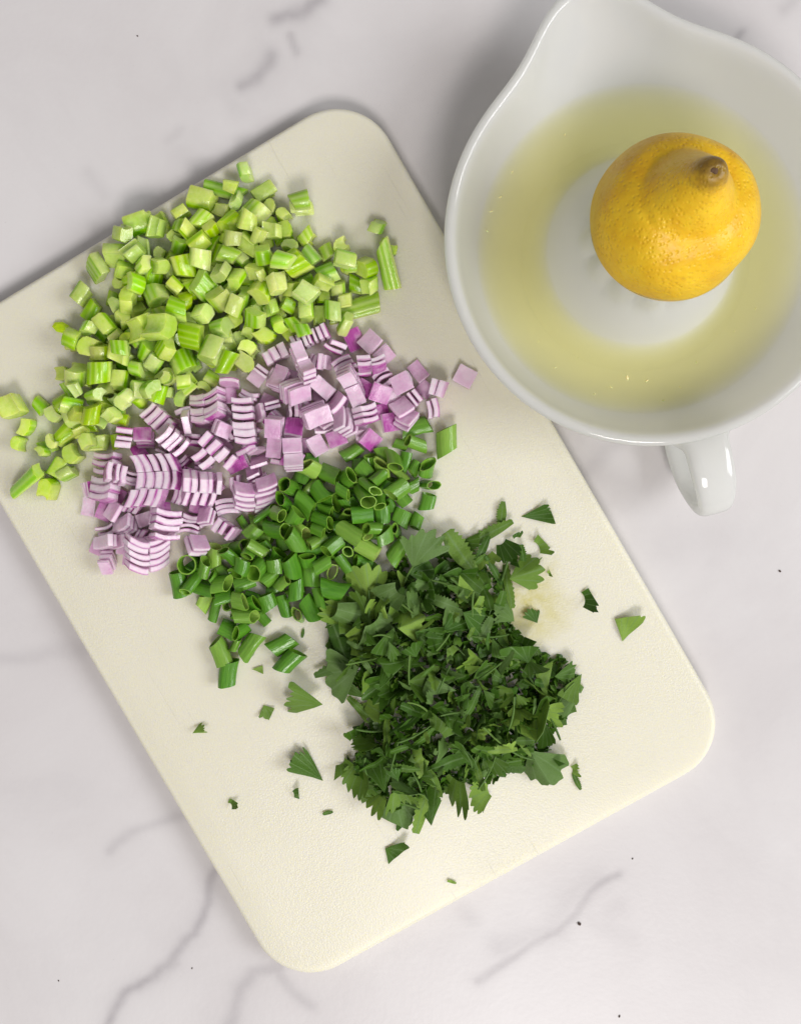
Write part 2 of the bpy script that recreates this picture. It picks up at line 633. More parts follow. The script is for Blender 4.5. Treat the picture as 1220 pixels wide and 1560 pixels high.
# ------------------------------------------------------------------ half lemon on the reamer
def build_lemon():
    root = link('lemon_half', None)
    c = at(1026, 334, 0.060)
    root.location = (c.x, c.y, 0.052)
    root.rotation_euler = (R(-7.0), R(1.5), R(0))
    tag(root, 'squeezed half lemon standing cut side down on the juicer reamer', 'lemon')
    m, nt, b = new_mat('lemon_rind')
    oc = object_coords(nt, False)
    sepz = node(nt, 'ShaderNodeSeparateXYZ')
    nt.links.new(oc, sepz.inputs[0])
    n1 = noise(nt, 90, 4, 0.6, oc)
    c1 = ramp(nt, n1, [(0.3, (0.75, 0.41, 0.005)), (0.5, (0.83, 0.51, 0.008)), (0.75, (0.89, 0.60, 0.02))])
    spots = ramp(nt, noise(nt, 260, 2, 0.5, oc), [(0.68, (0, 0, 0)), (0.78, (0.3,) * 3)])
    c1 = mix(nt, spots, c1, (0.42, 0.17, 0.01))
    # dry brown bruise on one flank and a brown tip
    tipf = ramp(nt, math_node(nt, 'ADD', sepz.outputs[2], math_node(nt, 'MULTIPLY', noise(nt, 300, 3, 0.6, oc), 0.006)), [(0.0460, (0, 0, 0)), (0.0495, (0.25,) * 3), (0.0515, (0.75,) * 3), (0.0535, (0.95,) * 3)])
    c1 = mix(nt, tipf, c1, (0.07, 0.03, 0.01))
    nt.links.new(c1, b.inputs['Base Color'])
    b.inputs['Roughness'].default_value = 0.43
    b.inputs['Subsurface Weight'].default_value = 0.15
    b.inputs['Subsurface Radius'].default_value = (1.0, 0.6, 0.1)
    b.inputs['Subsurface Scale'].default_value = 0.002
    vo = node(nt, 'ShaderNodeTexVoronoi')
    vo.inputs['Scale'].default_value = 620
    nt.links.new(oc, vo.inputs['Vector'])
    hh = math_node(nt, 'ADD', math_node(nt, 'MULTIPLY', ramp(nt, vo.outputs['Distance'], [(0.0, (0, 0, 0)), (0.45, (1, 1, 1))]), 0.6),
                   math_node(nt, 'MULTIPLY', noise(nt, 240, 3, 0.5, oc), 1.2))
    bump(nt, b, hh, 0.5, 0.0008)
    # outside, in cm: (radius, height); shoulder crease round the nipple
    prof = [(2.90, 0.0), (2.98, 0.25), (2.99, 0.7), (2.93, 1.2), (2.79, 1.65), (2.55, 2.08), (2.23, 2.41), (1.92, 2.60), (1.67, 2.71), (1.48, 2.94), (1.30, 3.28), (1.08, 3.66), (0.86, 4.05), (0.68, 4.4), (0.53, 4.72), (0.38, 4.92), (0.2, 5.0), (0.004, 4.98)]
    prof = [(r * 0.945, z) for r, z in prof]
    prof = [tuple(p) for p in spline(prof, 4)]

    def warp(r, z, a):
        k = r / 3
        lump = 1 + 0.018 * math.sin(2 * a + 1.0) + 0.013 * math.sin(3 * a + z) + 0.010 * math.sin(5 * a + 2 * z + 1)
        cre = math.exp(-((z - 2.78) / 0.30) ** 2) * (0.09 * math.sin(a * 1 - 2.2) - 0.06 * math.sin(3 * a))
        top = max(0, (z - 3.2) / 1.5)
        return r * lump * 0.01, (z + cre * 1.3 - 0.2 * k * 0 + 0.05 * top * math.sin(a)) * 0.01
    v, f = revolve(prof, 120, warp)
    v = [(x + 0.0012 * max(0, (z - 0.03) / 0.017), y - 0.0010 * max(0, (z - 0.03) / 0.017), z) for x, y, z in v]
    link('rind', build_mesh('rind', v, f, m, sharp=0), root)
    # white pith rim and spent flesh inside, seen from below only
    pm, nt, b = new_mat('lemon_pith')
    b.inputs['Base Color'].default_value = (0.80, 0.74, 0.42, 1)
    b.inputs['Roughness'].default_value = 0.5
    b.inputs['Subsurface Weight'].default_value = 0.4
    b.inputs['Subsurface Scale'].default_value = 0.002
    v, f = revolve([(2.78 * 0.01, 0.0002), (2.66 * 0.01, -0.0006), (2.45 * 0.01, -0.0004), (2.40 * 0.01, 0.006), (2.2 * 0.01, 0.015), (1.6 * 0.01, 0.021), (0.0002, 0.0235)], 96)
    link('pith', build_mesh('pith', v, f, pm, sharp=0), root)
    sm, nt, b = new_mat('dry_stem')
    b.inputs['Base Color'].default_value = (0.10, 0.05, 0.02, 1)
    b.inputs['Roughness'].default_value = 0.7
    bump(nt, b, noise(nt, 900, 3, 0.6, object_coords(nt, False)), 0.3, 0.0005)
    v, f = revolve([(0.0018, -0.0004), (0.0015, 0.0003), (0.0010, 0.0006), (0.0005, 0.0008), (0.0001, 0.0008)], 18, lambda r, z, a: (r * (1 + 0.15 * math.sin(4 * a)), z))
    s = link('stem_scar', build_mesh('stem_scar', v, f, sm, sharp=0), root)
    s.location = (0.0012, -0.0010, 0.0494)


build_lemon()

# ------------------------------------------------------------------ materials of the vegetables


def celery_material():
    m, nt, b = new_mat('celery')
    R_, G_, B_ = tint_channels(nt)[:3]
    oc = object_coords(nt)
    rnd = object_random(nt)
    flesh = mix(nt, noise(nt, 500, 3, 0.6, oc), (0.52, 0.68, 0.12), (0.78, 0.86, 0.40))
    skin = mix(nt, noise(nt, 260, 3, 0.6, oc), (0.28, 0.52, 0.018), (0.46, 0.70, 0.06))
    stripe = mix(nt, G_, skin, (0.70, 0.80, 0.38))
    c = mix(nt, R_, flesh, stripe)
    hs = node(nt, 'ShaderNodeHueSaturation')
    nt.links.new(c, hs.inputs['Color'])
    nt.links.new(math_node(nt, 'MULTIPLY_ADD', rnd, 0.034, 0.490), hs.inputs['Hue'])
    r2 = math_node(nt, 'FRACT', math_node(nt, 'MULTIPLY', rnd, 13.7))
    nt.links.new(math_node(nt, 'MULTIPLY_ADD', r2, 0.42, 0.76), hs.inputs['Value'])
    r3 = math_node(nt, 'FRACT', math_node(nt, 'MULTIPLY', rnd, 57.1))
    nt.links.new(math_node(nt, 'MULTIPLY_ADD', r3, 0.30, 0.98), hs.inputs['Saturation'])
    nt.links.new(hs.outputs[0], b.inputs['Base Color'])
    b.inputs['Roughness'].default_value = 0.20
    b.inputs['Subsurface Weight'].default_value = 0.65
    b.inputs['Subsurface Radius'].default_value = (0.8, 1.0, 0.25)
    b.inputs['Subsurface Scale'].default_value = 0.0065
    bump(nt, b, noise(nt, 900, 3, 0.6, oc), 0.35, 0.0005)
    return m


def onion_material():
    m, nt, b = new_mat('red_onion')
    R_, G_, B_ = tint_channels(nt)[:3]
    oc = object_coords(nt)
    rnd = object_random(nt)
    n = noise(nt, 420, 3, 0.6, oc)
    base = mix(nt, n, (0.84, 0.64, 0.76), (0.95, 0.88, 0.91))
    lines = noise(nt, 1.0, 3, 0.6, object_coords(nt, True, (1500, 1500, 90)))
    pur = mix(nt, lines, (0.30, 0.02, 0.23), (0.58, 0.14, 0.48))
    blush = math_node(nt, 'MULTIPLY', math_node(nt, 'MULTIPLY_ADD', rnd, 0.9, 0.45), R_, clamp=True)
    patch = ramp(nt, noise(nt, 130, 3, 0.6, oc), [(0.35, (0.55,) * 3), (0.65, (1.15,) * 3)])
    blush = math_node(nt, 'MULTIPLY', blush, patch, clamp=True)
    blush = math_node(nt, 'ADD', blush, math_node(nt, 'MULTIPLY', math_node(nt, 'FRACT', math_node(nt, 'MULTIPLY', rnd, 31.7)), 0.07), clamp=True)
    c = mix(nt, blush, base, pur)
    nt.links.new(c, b.inputs['Base Color'])
    b.inputs['Roughness'].default_value = 0.27
    b.inputs['Subsurface Weight'].default_value = 0.5
    b.inputs['Subsurface Radius'].default_value = (1.0, 0.6, 0.8)
    b.inputs['Subsurface Scale'].default_value = 0.0024
    bump(nt, b, noise(nt, 600, 3, 0.6, oc), 0.45, 0.0006)
    return m


def scallion_material():
    m, nt, b = new_mat('scallion')
    R_, G_, B_ = tint_channels(nt)[:3]
    oc = object_coords(nt, True, (1, 1, 0.12))
    rnd = object_random(nt)
    streak = noise(nt, 900, 3, 0.6, oc)
    dark = mix(nt, streak, (0.025, 0.13, 0.006), (0.13, 0.36, 0.02))
    pale = mix(nt, streak, (0.24, 0.44, 0.04), (0.42, 0.58, 0.13))
    sel = ramp(nt, rnd, [(0.0, (0, 0, 0)), (0.62, (0.18,) * 3), (0.88, (0.45,) * 3), (1.0, (0.95,) * 3)])
    outer = mix(nt, sel, dark, pale)
    inner = mix(nt, sel, (0.13, 0.32, 0.015), (0.45, 0.56, 0.14))
    c = mix(nt, R_, inner, outer)
    cut = mix(nt, math_node(nt, 'MULTIPLY', G_, 0.8), c, (0.26, 0.44, 0.06))
    nt.links.new(cut, b.inputs['Base Color'])
    b.inputs['Roughness'].default_value = 0.24
    b.inputs['Subsurface Weight'].default_value = 0.35
    b.inputs['Subsurface Radius'].default_value = (0.5, 1.0, 0.15)
    b.inputs['Subsurface Scale'].default_value = 0.0012
    bump(nt, b, streak, 0.5, 0.0006)
    return m


def leaf_material(name='cilantro', bits=False):
    m, nt, b = new_mat(name)
    R_, G_, B_ = tint_channels(nt)[:3]
    oc = object_coords(nt)
    rnd = object_random(nt)
    if bits:
        rnd = B_
    n = noise(nt, 500 if bits else 30, 4, 0.6, oc)
    top = mix(nt, n, (0.020, 0.074, 0.005), (0.090, 0.225, 0.016))
    light = mix(nt, n, (0.22, 0.41, 0.04), (0.40, 0.59, 0.11))
    under = mix(nt, n, (0.10, 0.20, 0.04), (0.20, 0.34, 0.09))
    sel = ramp(nt, rnd, [(0.0, (0, 0, 0)), (0.5, (0.12,) * 3), (0.78, (0.55,) * 3), (1.0, (1, 1, 1))])
    c = mix(nt, sel, top, light)
    c = mix(nt, R_, under, c)
    if not bits:
        pp = math_node(nt, 'PINGPONG', math_node(nt, 'MULTIPLY', G_, 4.0), 0.5)
        vein = ramp(nt, pp, [(0.0, (0.7,) * 3), (0.10, (0, 0, 0))])
        c = mix(nt, vein, c, (0.22, 0.36, 0.13))
    nt.links.new(c, b.inputs['Base Color'])
    b.inputs['Roughness'].default_value = 0.34
    b.inputs['Specular IOR Level'].default_value = 0.32
    # light passes through the thin blade
    tl = node(nt, 'ShaderNodeBsdfTranslucent')
    nt.links.new(mix(nt, 0.5, c, (0.16, 0.34, 0.03)), tl.inputs['Color'])
    mx = node(nt, 'ShaderNodeMixShader')
    mx.inputs[0].default_value = 0.22
    nt.links.new(b.outputs[0], mx.inputs[1])
    nt.links.new(tl.outputs[0], mx.inputs[2])
    nt.links.new(mx.outputs[0], nt.nodes['Material Output'].inputs['Surface'])
    bump(nt, b, noise(nt, 700 if bits else 40, 3, 0.6, oc), 0.3, 0.0005 if bits else 0.02)
    return m


CELERY, ONION, SCALLION, LEAF, BITS = celery_material(), onion_material(), scallion_material(), leaf_material(), leaf_material('cilantro_bits', True)


# ------------------------------------------------------------------ shapes of the vegetables (metres)
def celery_mesh(seed, w=None, l=None, t=None):
    r = random.Random(seed)
    size = r.choice((0.68, 0.78, 0.86, 0.9, 0.95, 1.0, 1.0, 1.12)) if w is None else 1
    w = w or size * r.uniform(0.0050, 0.0088)          # across the ribs
    l = l or size * r.uniform(0.0050, 0.0088)          # along the stalk
    t = t or size * r.uniform(0.0036, 0.0066)          # thickness of the stalk wall
    ribs = max(2, int(round(w / 0.0026)))
    n = ribs * 4 + 1
    curve = r.uniform(0.0003, 0.0018) if r.random() < 0.6 else w * r.uniform(0.14, 0.26)
    skew = r.uniform(-0.42, 0.42)
    skew2 = r.uniform(-0.30, 0.30)
    taper = r.uniform(-0.28, 0.28)
    ends = r.uniform(-0.35, 0.35)
    amp = r.uniform(0.00004, 0.00022)
    outer, inner, st = [], [], []
    for k in range(n):
        u = k / (n - 1)
        x = (u - 0.5) * w
        ph = 0.5 + 0.5 * math.cos(u * ribs * 2 * math.pi)
        drop = curve * (2 * u - 1) ** 2
        outer.append((x, t / 2 - drop + amp * (ph - 0.5) * 2))
        inner.append((x * 0.90, -t / 2 - drop * 0.8))
        st.append(ph)
    # soften the four long edges
    e = 0.00055
    (x0, z0), (x1, z1) = outer[0], outer[-1]
    (u0, w0), (u1, w1) = inner[0], inner[-1]
    outer[0], outer[-1] = (x0 + e, z0), (x1 - e, z1)
    inner[0], inner[-1] = (u0 + e, w0), (u1 - e, w1)
    ring = outer + [(x1, z1 - e), (u1, w1 + e)] + inner[::-1] + [(u0, w0 + e), (x0, z0 - e)]
    tn = st + [0] * (n + 4)
    m = len(ring)
    verts, faces, kinds = [], [], []
    ys = [-0.5, -0.46, 0.46, 0.5]
    sc = [0.955, 1.0, 1.0, 0.955]
    for y, s in zip(ys, sc):
        for k, (x, z) in enumerate(ring):
            verts.append((x * s * (1 + taper * y) + skew2 * z, y * l * (1 + ends * x / w) + skew * x + 0.10 * z, z * s * (1 + 0.2 * taper * y)))
    for i in range(len(ys) - 1):
        for k in range(m):
            q = (k + 1) % m
            faces.append((i * m + k, i * m + q, (i + 1) * m + q, (i + 1) * m + k))
            kinds.append('o' if k < n - 1 else 's')
    faces.append(tuple(range(m)))
    kinds.append('s')
    faces.append(tuple(range(3 * m + m - 1, 3 * m - 1, -1)))
    kinds.append('s')
    faces = [tuple(reversed(f)) for f in faces]

    def tint(fi, k, vi):
        j = vi % m
        if kinds[fi] == 'o':
            return (1.0, tn[j] * 0.5, 0)
        return (0.9 if False else (0.75 if j < n else 0.0) * 0.35, 0.0, 0)
    me = build_mesh('celery_piece', verts, faces, CELERY, tint, sharp=62)
    box = [(sx * w / 2 * 0.98, sy * l / 2, sz * t / 2) for sx in (-1, 1) for sy in (-1, 1) for sz in (-1, 1)]
    return me, box


def onion_chunk_spec(seed, n, cols, width, height, t, rad):
    """meshes of the layers of one chunk: columns side by side, each a stack of curved layers; returns (list of meshes, hull points)"""
    r = random.Random(seed)
    parts, hull = [], []
    total = n * t
    x0 = -(cols * width) / 2
    for c in range(cols):
        shift_y = r.uniform(-0.5, 0.5) * t if cols > 1 else 0
        yaw = r.uniform(-0.10, 0.10)
        for i in range(n):
            if cols > 1 and n > 3 and i in (0, n - 1) and r.random() < 0.25:
                continue
            ti = t * r.uniform(0.62, 1.08)
            yb = -total / 2 + i * t + shift_y + r.uniform(-0.06, 0.06) * t
            gap = 0.0001
            wl = width * r.uniform(0.93, 1.04)
            xoff = x0 + (c + 0.5) * width + r.uniform(-0.05, 0.05) * width
            h = height * r.uniform(0.88, 1.06)
            zo = r.uniform(-0.06, 0.06) * height
            warp_a, warp_p = r.uniform(0.00004, 0.00018), r.uniform(0, 6)
            nu, thick = 7, [(0.02, 0.6), (0.24, 0.10), (0.66, 0.05), (0.98, 0.95)]
            verts, cols_ = [], []
            tilt = r.uniform(-0.05, 0.05)
            for zi, zz in enumerate((-0.5, -0.46, 0.46, 0.5)):
                e = 0.985 if zi in (0, 3) else 1.0
                for u in range(nu):
                    xx = (u / (nu - 1) - 0.5) * wl * e
                    xa = xoff + xx
                    arc = -(xa * xa) / (2 * rad)
                    for tf, tv in thick:
                        tt = 0.5 + (tf - 0.5) * e
                        y = yb + gap + tt * (ti - 2 * gap) + arc + tilt * zz * height + yaw * xx + warp_a * math.sin(700 * xx + 300 * zz * height + warp_p)
                        verts.append((xa * (1 + tf * 0.02), y, zz * h + zo))
                        cols_.append(tv)
            nt_ = len(thick)
            per = nu * nt_
            faces, kinds = [], []

            def vid(zi, u, k):
                return zi * per + u * nt_ + k
            for zi in range(3):
                for u in range(nu - 1):
                    faces.append((vid(zi, u, nt_ - 1), vid(zi + 1, u, nt_ - 1), vid(zi + 1, u + 1, nt_ - 1), vid(zi, u + 1, nt_ - 1)))
                    kinds.append('skin')
                    faces.append((vid(zi, u, 0), vid(zi, u + 1, 0), vid(zi + 1, u + 1, 0), vid(zi + 1, u, 0)))
                    kinds.append('in')
                for k in range(nt_ - 1):
                    faces.append((vid(zi, 0, k), vid(zi + 1, 0, k), vid(zi + 1, 0, k + 1), vid(zi, 0, k + 1)))
                    kinds.append('cut')
                    faces.append((vid(zi, nu - 1, k), vid(zi, nu - 1, k + 1), vid(zi + 1, nu - 1, k + 1), vid(zi + 1, nu - 1, k)))
                    kinds.append('cut')
            for zi, flip in ((0, False), (3, True)):
                for u in range(nu - 1):
                    for k in range(nt_ - 1):
                        q = (vid(zi, u, k), vid(zi, u, k + 1), vid(zi, u + 1, k + 1), vid(zi, u + 1, k))
                        faces.append(q[::-1] if flip else q)
                        kinds.append('cut')
            outermost = 1.0 if i == n - 1 else 0.62

            def tint(fi, k, vi, kinds=kinds, cols_=cols_, om=outermost):
                kd = kinds[fi]
                if kd == 'skin':
                    return (om, 0, 0)
                if kd == 'in':
                    return (0.4, 0, 0)
                return (cols_[vi], 0, 0)
            parts.append(build_mesh('layer', verts, faces, ONION, tint, sharp=45))
            for k in (0, nu // 2, nu - 1):
                for zi in (0, 3):
                    for q in (0, nt_ - 1):
                        hull.append(verts[vid(zi, k, q)])
    hull = [hull[i] for i in range(len(hull))]
    return parts, hull


def scallion_mesh(seed, rad=None, l=None):
    r = random.Random(seed)
    rad = rad or r.uniform(0.0023, 0.0041)
    l = l or r.uniform(0.0050, 0.0094)
    wall = r.uniform(0.0003, 0.0006)
    sq = r.uniform(0.42, 1.0)                   # squashed tube
    n = 22
    cut1, cut2 = r.uniform(-0.55, 0.55), r.uniform(-0.55, 0.55)
    dir2 = r.uniform(-0.3, 0.3)
    bend = r.uniform(-0.12, 0.12)
    dent = r.uniform(0, 0.38)
    da = r.uniform(0, 6.28)
    verts, faces, kinds = [], [], []
    for inner in (0, 1):
        for s in range(4):
            f = (0.0, 0.33, 0.67, 1.0)[s]
            for k in range(n):
                a = 2 * math.pi * k / n
                rr = rad * (1 - dent * math.exp(-((((a - da) + math.pi) % (2 * math.pi) - math.pi) / 0.6) ** 2)) * (1 + 0.02 * math.sin(7 * a))
                rr -= wall * inner
                x, y = rr * math.cos(a), rr * math.sin(a) * sq
                cut = (cut1 * (1 - f) + cut2 * f) * x + dir2 * y
                z = (f - 0.5) * l + cut
                verts.append((x + bend * z * z / l * 2, y, z))
    def vid(i, s, k):
        return i * 4 * n + s * n + (k % n)
    for s in range(3):
        for k in range(n):
            faces.append((vid(0, s, k), vid(0, s, k + 1), vid(0, s + 1, k + 1), vid(0, s + 1, k)))
            kinds.append((1, 0))
            faces.append((vid(1, s, k), vid(1, s + 1, k), vid(1, s + 1, k + 1), vid(1, s, k + 1)))
            kinds.append((0, 0))
    for k in range(n):
        faces.append((vid(0, 0, k), vid(1, 0, k), vid(1, 0, k + 1), vid(0, 0, k + 1)))
        kinds.append((0, 1))
        faces.append((vid(0, 3, k), vid(0, 3, k + 1), vid(1, 3, k + 1), vid(1, 3, k)))
        kinds.append((0, 1))
    me = build_mesh('scallion_ring', verts, faces, SCALLION, lambda fi, k, vi: (*kinds[fi], 0), sharp=40)
    hull = [verts[vid(0, s, k)] for s in (0, 3) for k in range(0, n, 2)]
    return me, hull


def leaf_mesh(seed, a0, a1, r0=0.0, curl=0.25, teeth=0.06, lobes=3, side=0.0):
    """a cut piece of cilantro leaf, unit long along x: a fan from angle a0 to a1 (degrees) with a toothed rim"""
    r = random.Random(seed)
    nth = 37
    scal = r.choice((4, 5, 6))
    deep = r.uniform(0.10, 0.24)
    big = r.uniform(0.0, 0.22)
    nr = 5
    th = 0.012
    top, tints = [], []
    c1, c2, c3 = r.uniform(-1, 1) * curl, r.uniform(0.2, 1) * curl, r.uniform(-1, 1) * curl * 0.8
    ph = r.uniform(0, 6)
    fold = r.uniform(-0.55, 0.55)
    knife = [(R(r.uniform(a0 - 20, a1 + 20)), r.uniform(0.5, 0.85)) for _ in range(r.choice((0, 0, 1, 1)))]
    for i in range(nth):
        u = i / (nth - 1)
        a = R(a0 + (a1 - a0) * u)
        lob = 1 - big + big * abs(math.sin(1.5 * math.pi * u + 0.5 * ph)) ** 0.7
        rim = lob * (1 - deep + deep * abs(math.sin(scal * math.pi * (u + 0.02 * math.sin(9 * u + ph)))) ** 0.55)
        rim *= 1 + 0.12 * math.sin(4.1 * u + ph)
        rim *= 1 - 0.10 * abs(math.sin(17.3 * u + 2 * ph)) * abs(math.sin(5.1 * u + ph))
        for ca, cd in knife:
            ck = math.cos(a - ca)
            if ck > 0.2:
                rim = min(rim, cd / ck)
        for j in range(nr):
            f = j / (nr - 1)
            rr = r0 + (rim - r0) * (f ** 0.85)
            x, y = rr * math.cos(a), rr * math.sin(a)
            z = c2 * x * x * 0.6 + c1 * y * y * 1.2 + c3 * x * y + 0.035 * math.sin(9 * x + ph) * math.sin(8 * y + ph) + fold * math.sqrt(y * y + 0.002)
            top.append((x - 0.5, y, z))
            tints.append((u, f))
    n = len(top)
    verts = top + [(x, y, z - th) for x, y, z in top]
    faces, kinds = [], []
    for i in range(nth - 1):
        for j in range(nr - 1):
            q = (i * nr + j, i * nr + j + 1, (i + 1) * nr + j + 1, (i + 1) * nr + j)
            if r0 == 0.0 and j == 0:
                q = (i * nr, i * nr + 1, (i + 1) * nr + 1)
            faces.append(q)
            kinds.append(1)
            faces.append(tuple(k + n for k in q[::-1]))
            kinds.append(0)
    rim = [nr * i + nr - 1 for i in range(nth)]
    edge = list(range(0, nr)) + rim[1:] + [(nth - 1) * nr + j for j in range(nr - 2, -1, -1)]
    if r0 > 0:
        edge += [i * nr for i in range(nth - 2, 0, -1)]
    for k in range(len(edge)):
        p, q = edge[k], edge[(k + 1) % len(edge)]
        if p != q:
            faces.append((p, p + n, q + n, q))
            kinds.append(1)
    return build_mesh('cilantro_piece', verts, faces, LEAF, lambda fi, k, vi: (kinds[fi], *tints[vi % n]), sharp=50)


def ribbon_mesh(seed, wide=0.28, curl=0.3):
    """a long strip sliced out of a leaf, one side toothed"""
    r = random.Random(seed)
    nx, ny, th = 21, 4, 0.012
    top, tints = [], []
    b1, b2, tw, ph = r.uniform(-1, 1) * curl, r.uniform(-1, 1) * curl * 0.5, r.uniform(-1.2, 1.2) * curl, r.uniform(0, 6)
    for i in range(nx):
        u = i / (nx - 1)
        w = wide * (0.35 + 0.65 * math.sin(math.pi * min(1, 0.12 + u * 0.85)))
        tooth = 1 + (0.34 if i % 2 else -0.16) * r.uniform(0.3, 1.2)
        for j in range(ny):
            v = j / (ny - 1) - 0.5
            x = u - 0.5
            y = v * w * (tooth if j == ny - 1 else 1) + 0.35 * b2 * (x * x)
            z = b1 * x * x + tw * x * y * 2.5 + 0.02 * math.sin(11 * x + ph)
            top.append((x, y, z))
            tints.append((0.13 + 0.24 * (j / (ny - 1)), u))
    n = len(top)
    verts = top + [(x, y, z - th) for x, y, z in top]
    faces, kinds = [], []
    for i in range(nx - 1):
        for j in range(ny - 1):
            q = (i * ny + j, (i + 1) * ny + j, (i + 1) * ny + j + 1, i * ny + j + 1)
            faces.append(q)
            kinds.append(1)
            faces.append(tuple(k + n for k in q[::-1]))
            kinds.append(0)
    edge = [i * ny for i in range(nx)] + [(nx - 1) * ny + j for j in range(1, ny)] + [i * ny + ny - 1 for i in range(nx - 2, -1, -1)] + list(range(ny - 2, 0, -1))
    for k in range(len(edge)):
        p, q = edge[k], edge[(k + 1) % len(edge)]
        faces.append((q, p, p + n, q + n))
        kinds.append(1)
    return build_mesh('cilantro_piece', verts, faces, LEAF, lambda fi, k, vi: (kinds[fi], *tints[vi % n]), sharp=50)


def stem_mesh(seed):
    r = random.Random(seed)
    n, ns = 8, 9
    b = r.uniform(-0.35, 0.35)
    verts, faces = [], []
    for i in range(ns):
        x = i / (ns - 1) - 0.5
        rad = 0.055 * (1 - 0.3 * (x + 0.5)) * (0.75 if i in (0, ns - 1) else 1)
        for k in range(n):
            a = 2 * math.pi * k / n
            verts.append((x, b * x * x + rad * math.cos(a), rad * math.sin(a) + 0.1 * x * x))
    for i in range(ns - 1):
        for k in range(n):
            l = (k + 1) % n
            faces.append((i * n + k, (i + 1) * n + k, (i + 1) * n + l, i * n + l))
    faces.append(tuple(range(n)))
    faces.append(tuple(range((ns - 1) * n + n - 1, (ns - 1) * n - 1, -1)))
    return build_mesh('cilantro_stem', verts, faces, LEAF, lambda fi, k, vi: (0.35, 0.12, 0), sharp=60)


# ------------------------------------------------------------------ where the heaps lie (photo pixels)
CELERY_PIX = [(335, 285), (425, 285), (455, 345), (500, 362), (545, 385), (590, 372), (598, 440), (555, 458), (515, 482), (470, 515), (400, 535), (375, 560), (325, 590), (275, 612),
              (220, 632), (200, 675), (155, 690), (110, 712), (80, 690), (85, 640), (78, 570), (100, 540), (140, 535), (142, 470), (155, 430), (165, 400), (200, 375), (220, 335), (265, 325), (315, 335)]
ONION_PIX = [(470, 525), (540, 515), (560, 540), (620, 555), (660, 560), (675, 602), (630, 632), (580, 648), (530, 672), (495, 690), (465, 705), (425, 730), (395, 755), (365, 785), (325, 800),
             (300, 820), (255, 835), (215, 845), (165, 850), (145, 840), (135, 800), (145, 715), (195, 700), (215, 650), (240, 630), (300, 605), (350, 590), (390, 560), (440, 555)]
SCALLION_PIX = [(505, 685), (545, 690), (585, 668), (620, 655), (640, 690), (670, 725), (675, 765), (635, 785), (610, 820), (560, 860), (530, 890), (500, 895), (475, 920), (430, 945), (395, 950), (350, 975),
                (330, 950), (290, 935), (295, 900), (285, 870), (300, 835), (345, 815), (375, 780), (430, 740), (470, 710)]
CILANTRO_PIX = [(520, 915), (570, 885), (610, 860), (640, 840), (680, 848), (730, 862), (770, 880), (765, 925), (785, 960), (825, 995), (860, 1005), (882, 1032), (868, 1080), (842, 1115), (830, 1150),
                (785, 1170), (740, 1195), (695, 1190), (655, 1220), (600, 1235), (560, 1210), (530, 1160), (545, 1110), (575, 1070), (550, 1050), (515, 1035), (505, 1000), (500, 960)]

S = 40.0        # the heaps are settled at forty times life size


def settle(items, frames=120):
    """items: dicts with hull (points, m), loc, rot. Lets them fall onto the board and against each other; sets item['matrix']."""
    bpy.ops.rigidbody.world_add()
    rbw = scene.rigidbody_world
    rc = bpy.data.collections.new('settling')
    rbw.collection = rc
    rbw.substeps_per_frame = 10
    rbw.solver_iterations = 14
    rbw.point_cache.frame_start = 1
    rbw.point_cache.frame_end = frames + 5
    made = []

    def body(name, pts, faces, loc, rot, active):
        me = bpy.data.meshes.new(name)
        me.from_pydata([tuple(c * S for c in p) for p in pts], [], faces)
        o = bpy.data.objects.new(name, me)
        o.location = Vector(loc) * S
        o.rotation_euler = rot
        col.objects.link(o)
        rc.objects.link(o)
        if o.rigid_body is None:
            with bpy.context.temp_override(object=o, active_object=o, selected_objects=[o]):
                bpy.ops.rigidbody.object_add()
        b = o.rigid_body
        b.type = 'ACTIVE' if active else 'PASSIVE'
        b.collision_shape = 'CONVEX_HULL' if active else 'BOX'
        b.friction = 1.0
        b.restitution = 0.0
        b.use_margin = True
        b.collision_margin = 0.004
        b.linear_damping = 0.55
        b.angular_damping = 0.85
        made.append(o)
        return o
    h = 0.05
    cube = [(x, y, z) for x in (-0.4, 0.4) for y in (-0.4, 0.4) for z in (-h, h)]
    cf = [(0, 1, 3, 2), (4, 6, 7, 5), (0, 4, 5, 1), (2, 3, 7, 6), (0, 2, 6, 4), (1, 5, 7, 3)]
    body('settle_ground', cube, cf, (0, 0, TOP + 0.0004 - h), (0, 0, 0), False)
    # start heights: each piece clear of those already below it
    done = []
    for it in items:
        rad = 0.86 * max(math.sqrt(sum(c * c for c in p)) for p in it['hull'])
        x, y = it['loc'][0], it['loc'][1]
        z = TOP + 0.0006 + rad
        for (qx, qy, qz, qr) in done:
            dd = (x - qx) ** 2 + (y - qy) ** 2
            if dd < (rad + qr) ** 2:
                z = max(z, qz + math.sqrt((rad + qr) ** 2 - dd))
        it['loc'] = (x, y, z)
        done.append((x, y, z, rad))
    for it in items:
        it['body'] = body('settle_body', it['hull'], [], it['loc'], it['rot'], True)
    for fr in range(1, frames + 1):
        scene.frame_set(fr)
    dg = bpy.context.evaluated_depsgraph_get()
    for it in items:
        mw = it['body'].evaluated_get(dg).matrix_world.copy()
        l, q, _s = mw.decompose()
        it['matrix'] = Matrix.Translation(l / S) @ q.to_matrix().to_4x4()
    bpy.ops.rigidbody.world_remove()
    for o in made:
        me = o.data
        bpy.data.objects.remove(o)
        bpy.data.meshes.remove(me)
    bpy.data.collections.remove(rc)
    scene.frame_set(1)


items = []


def rand_rot(r):
    return Euler((r.uniform(0, 6.28), r.uniform(0, 6.28), r.uniform(0, 6.28)))


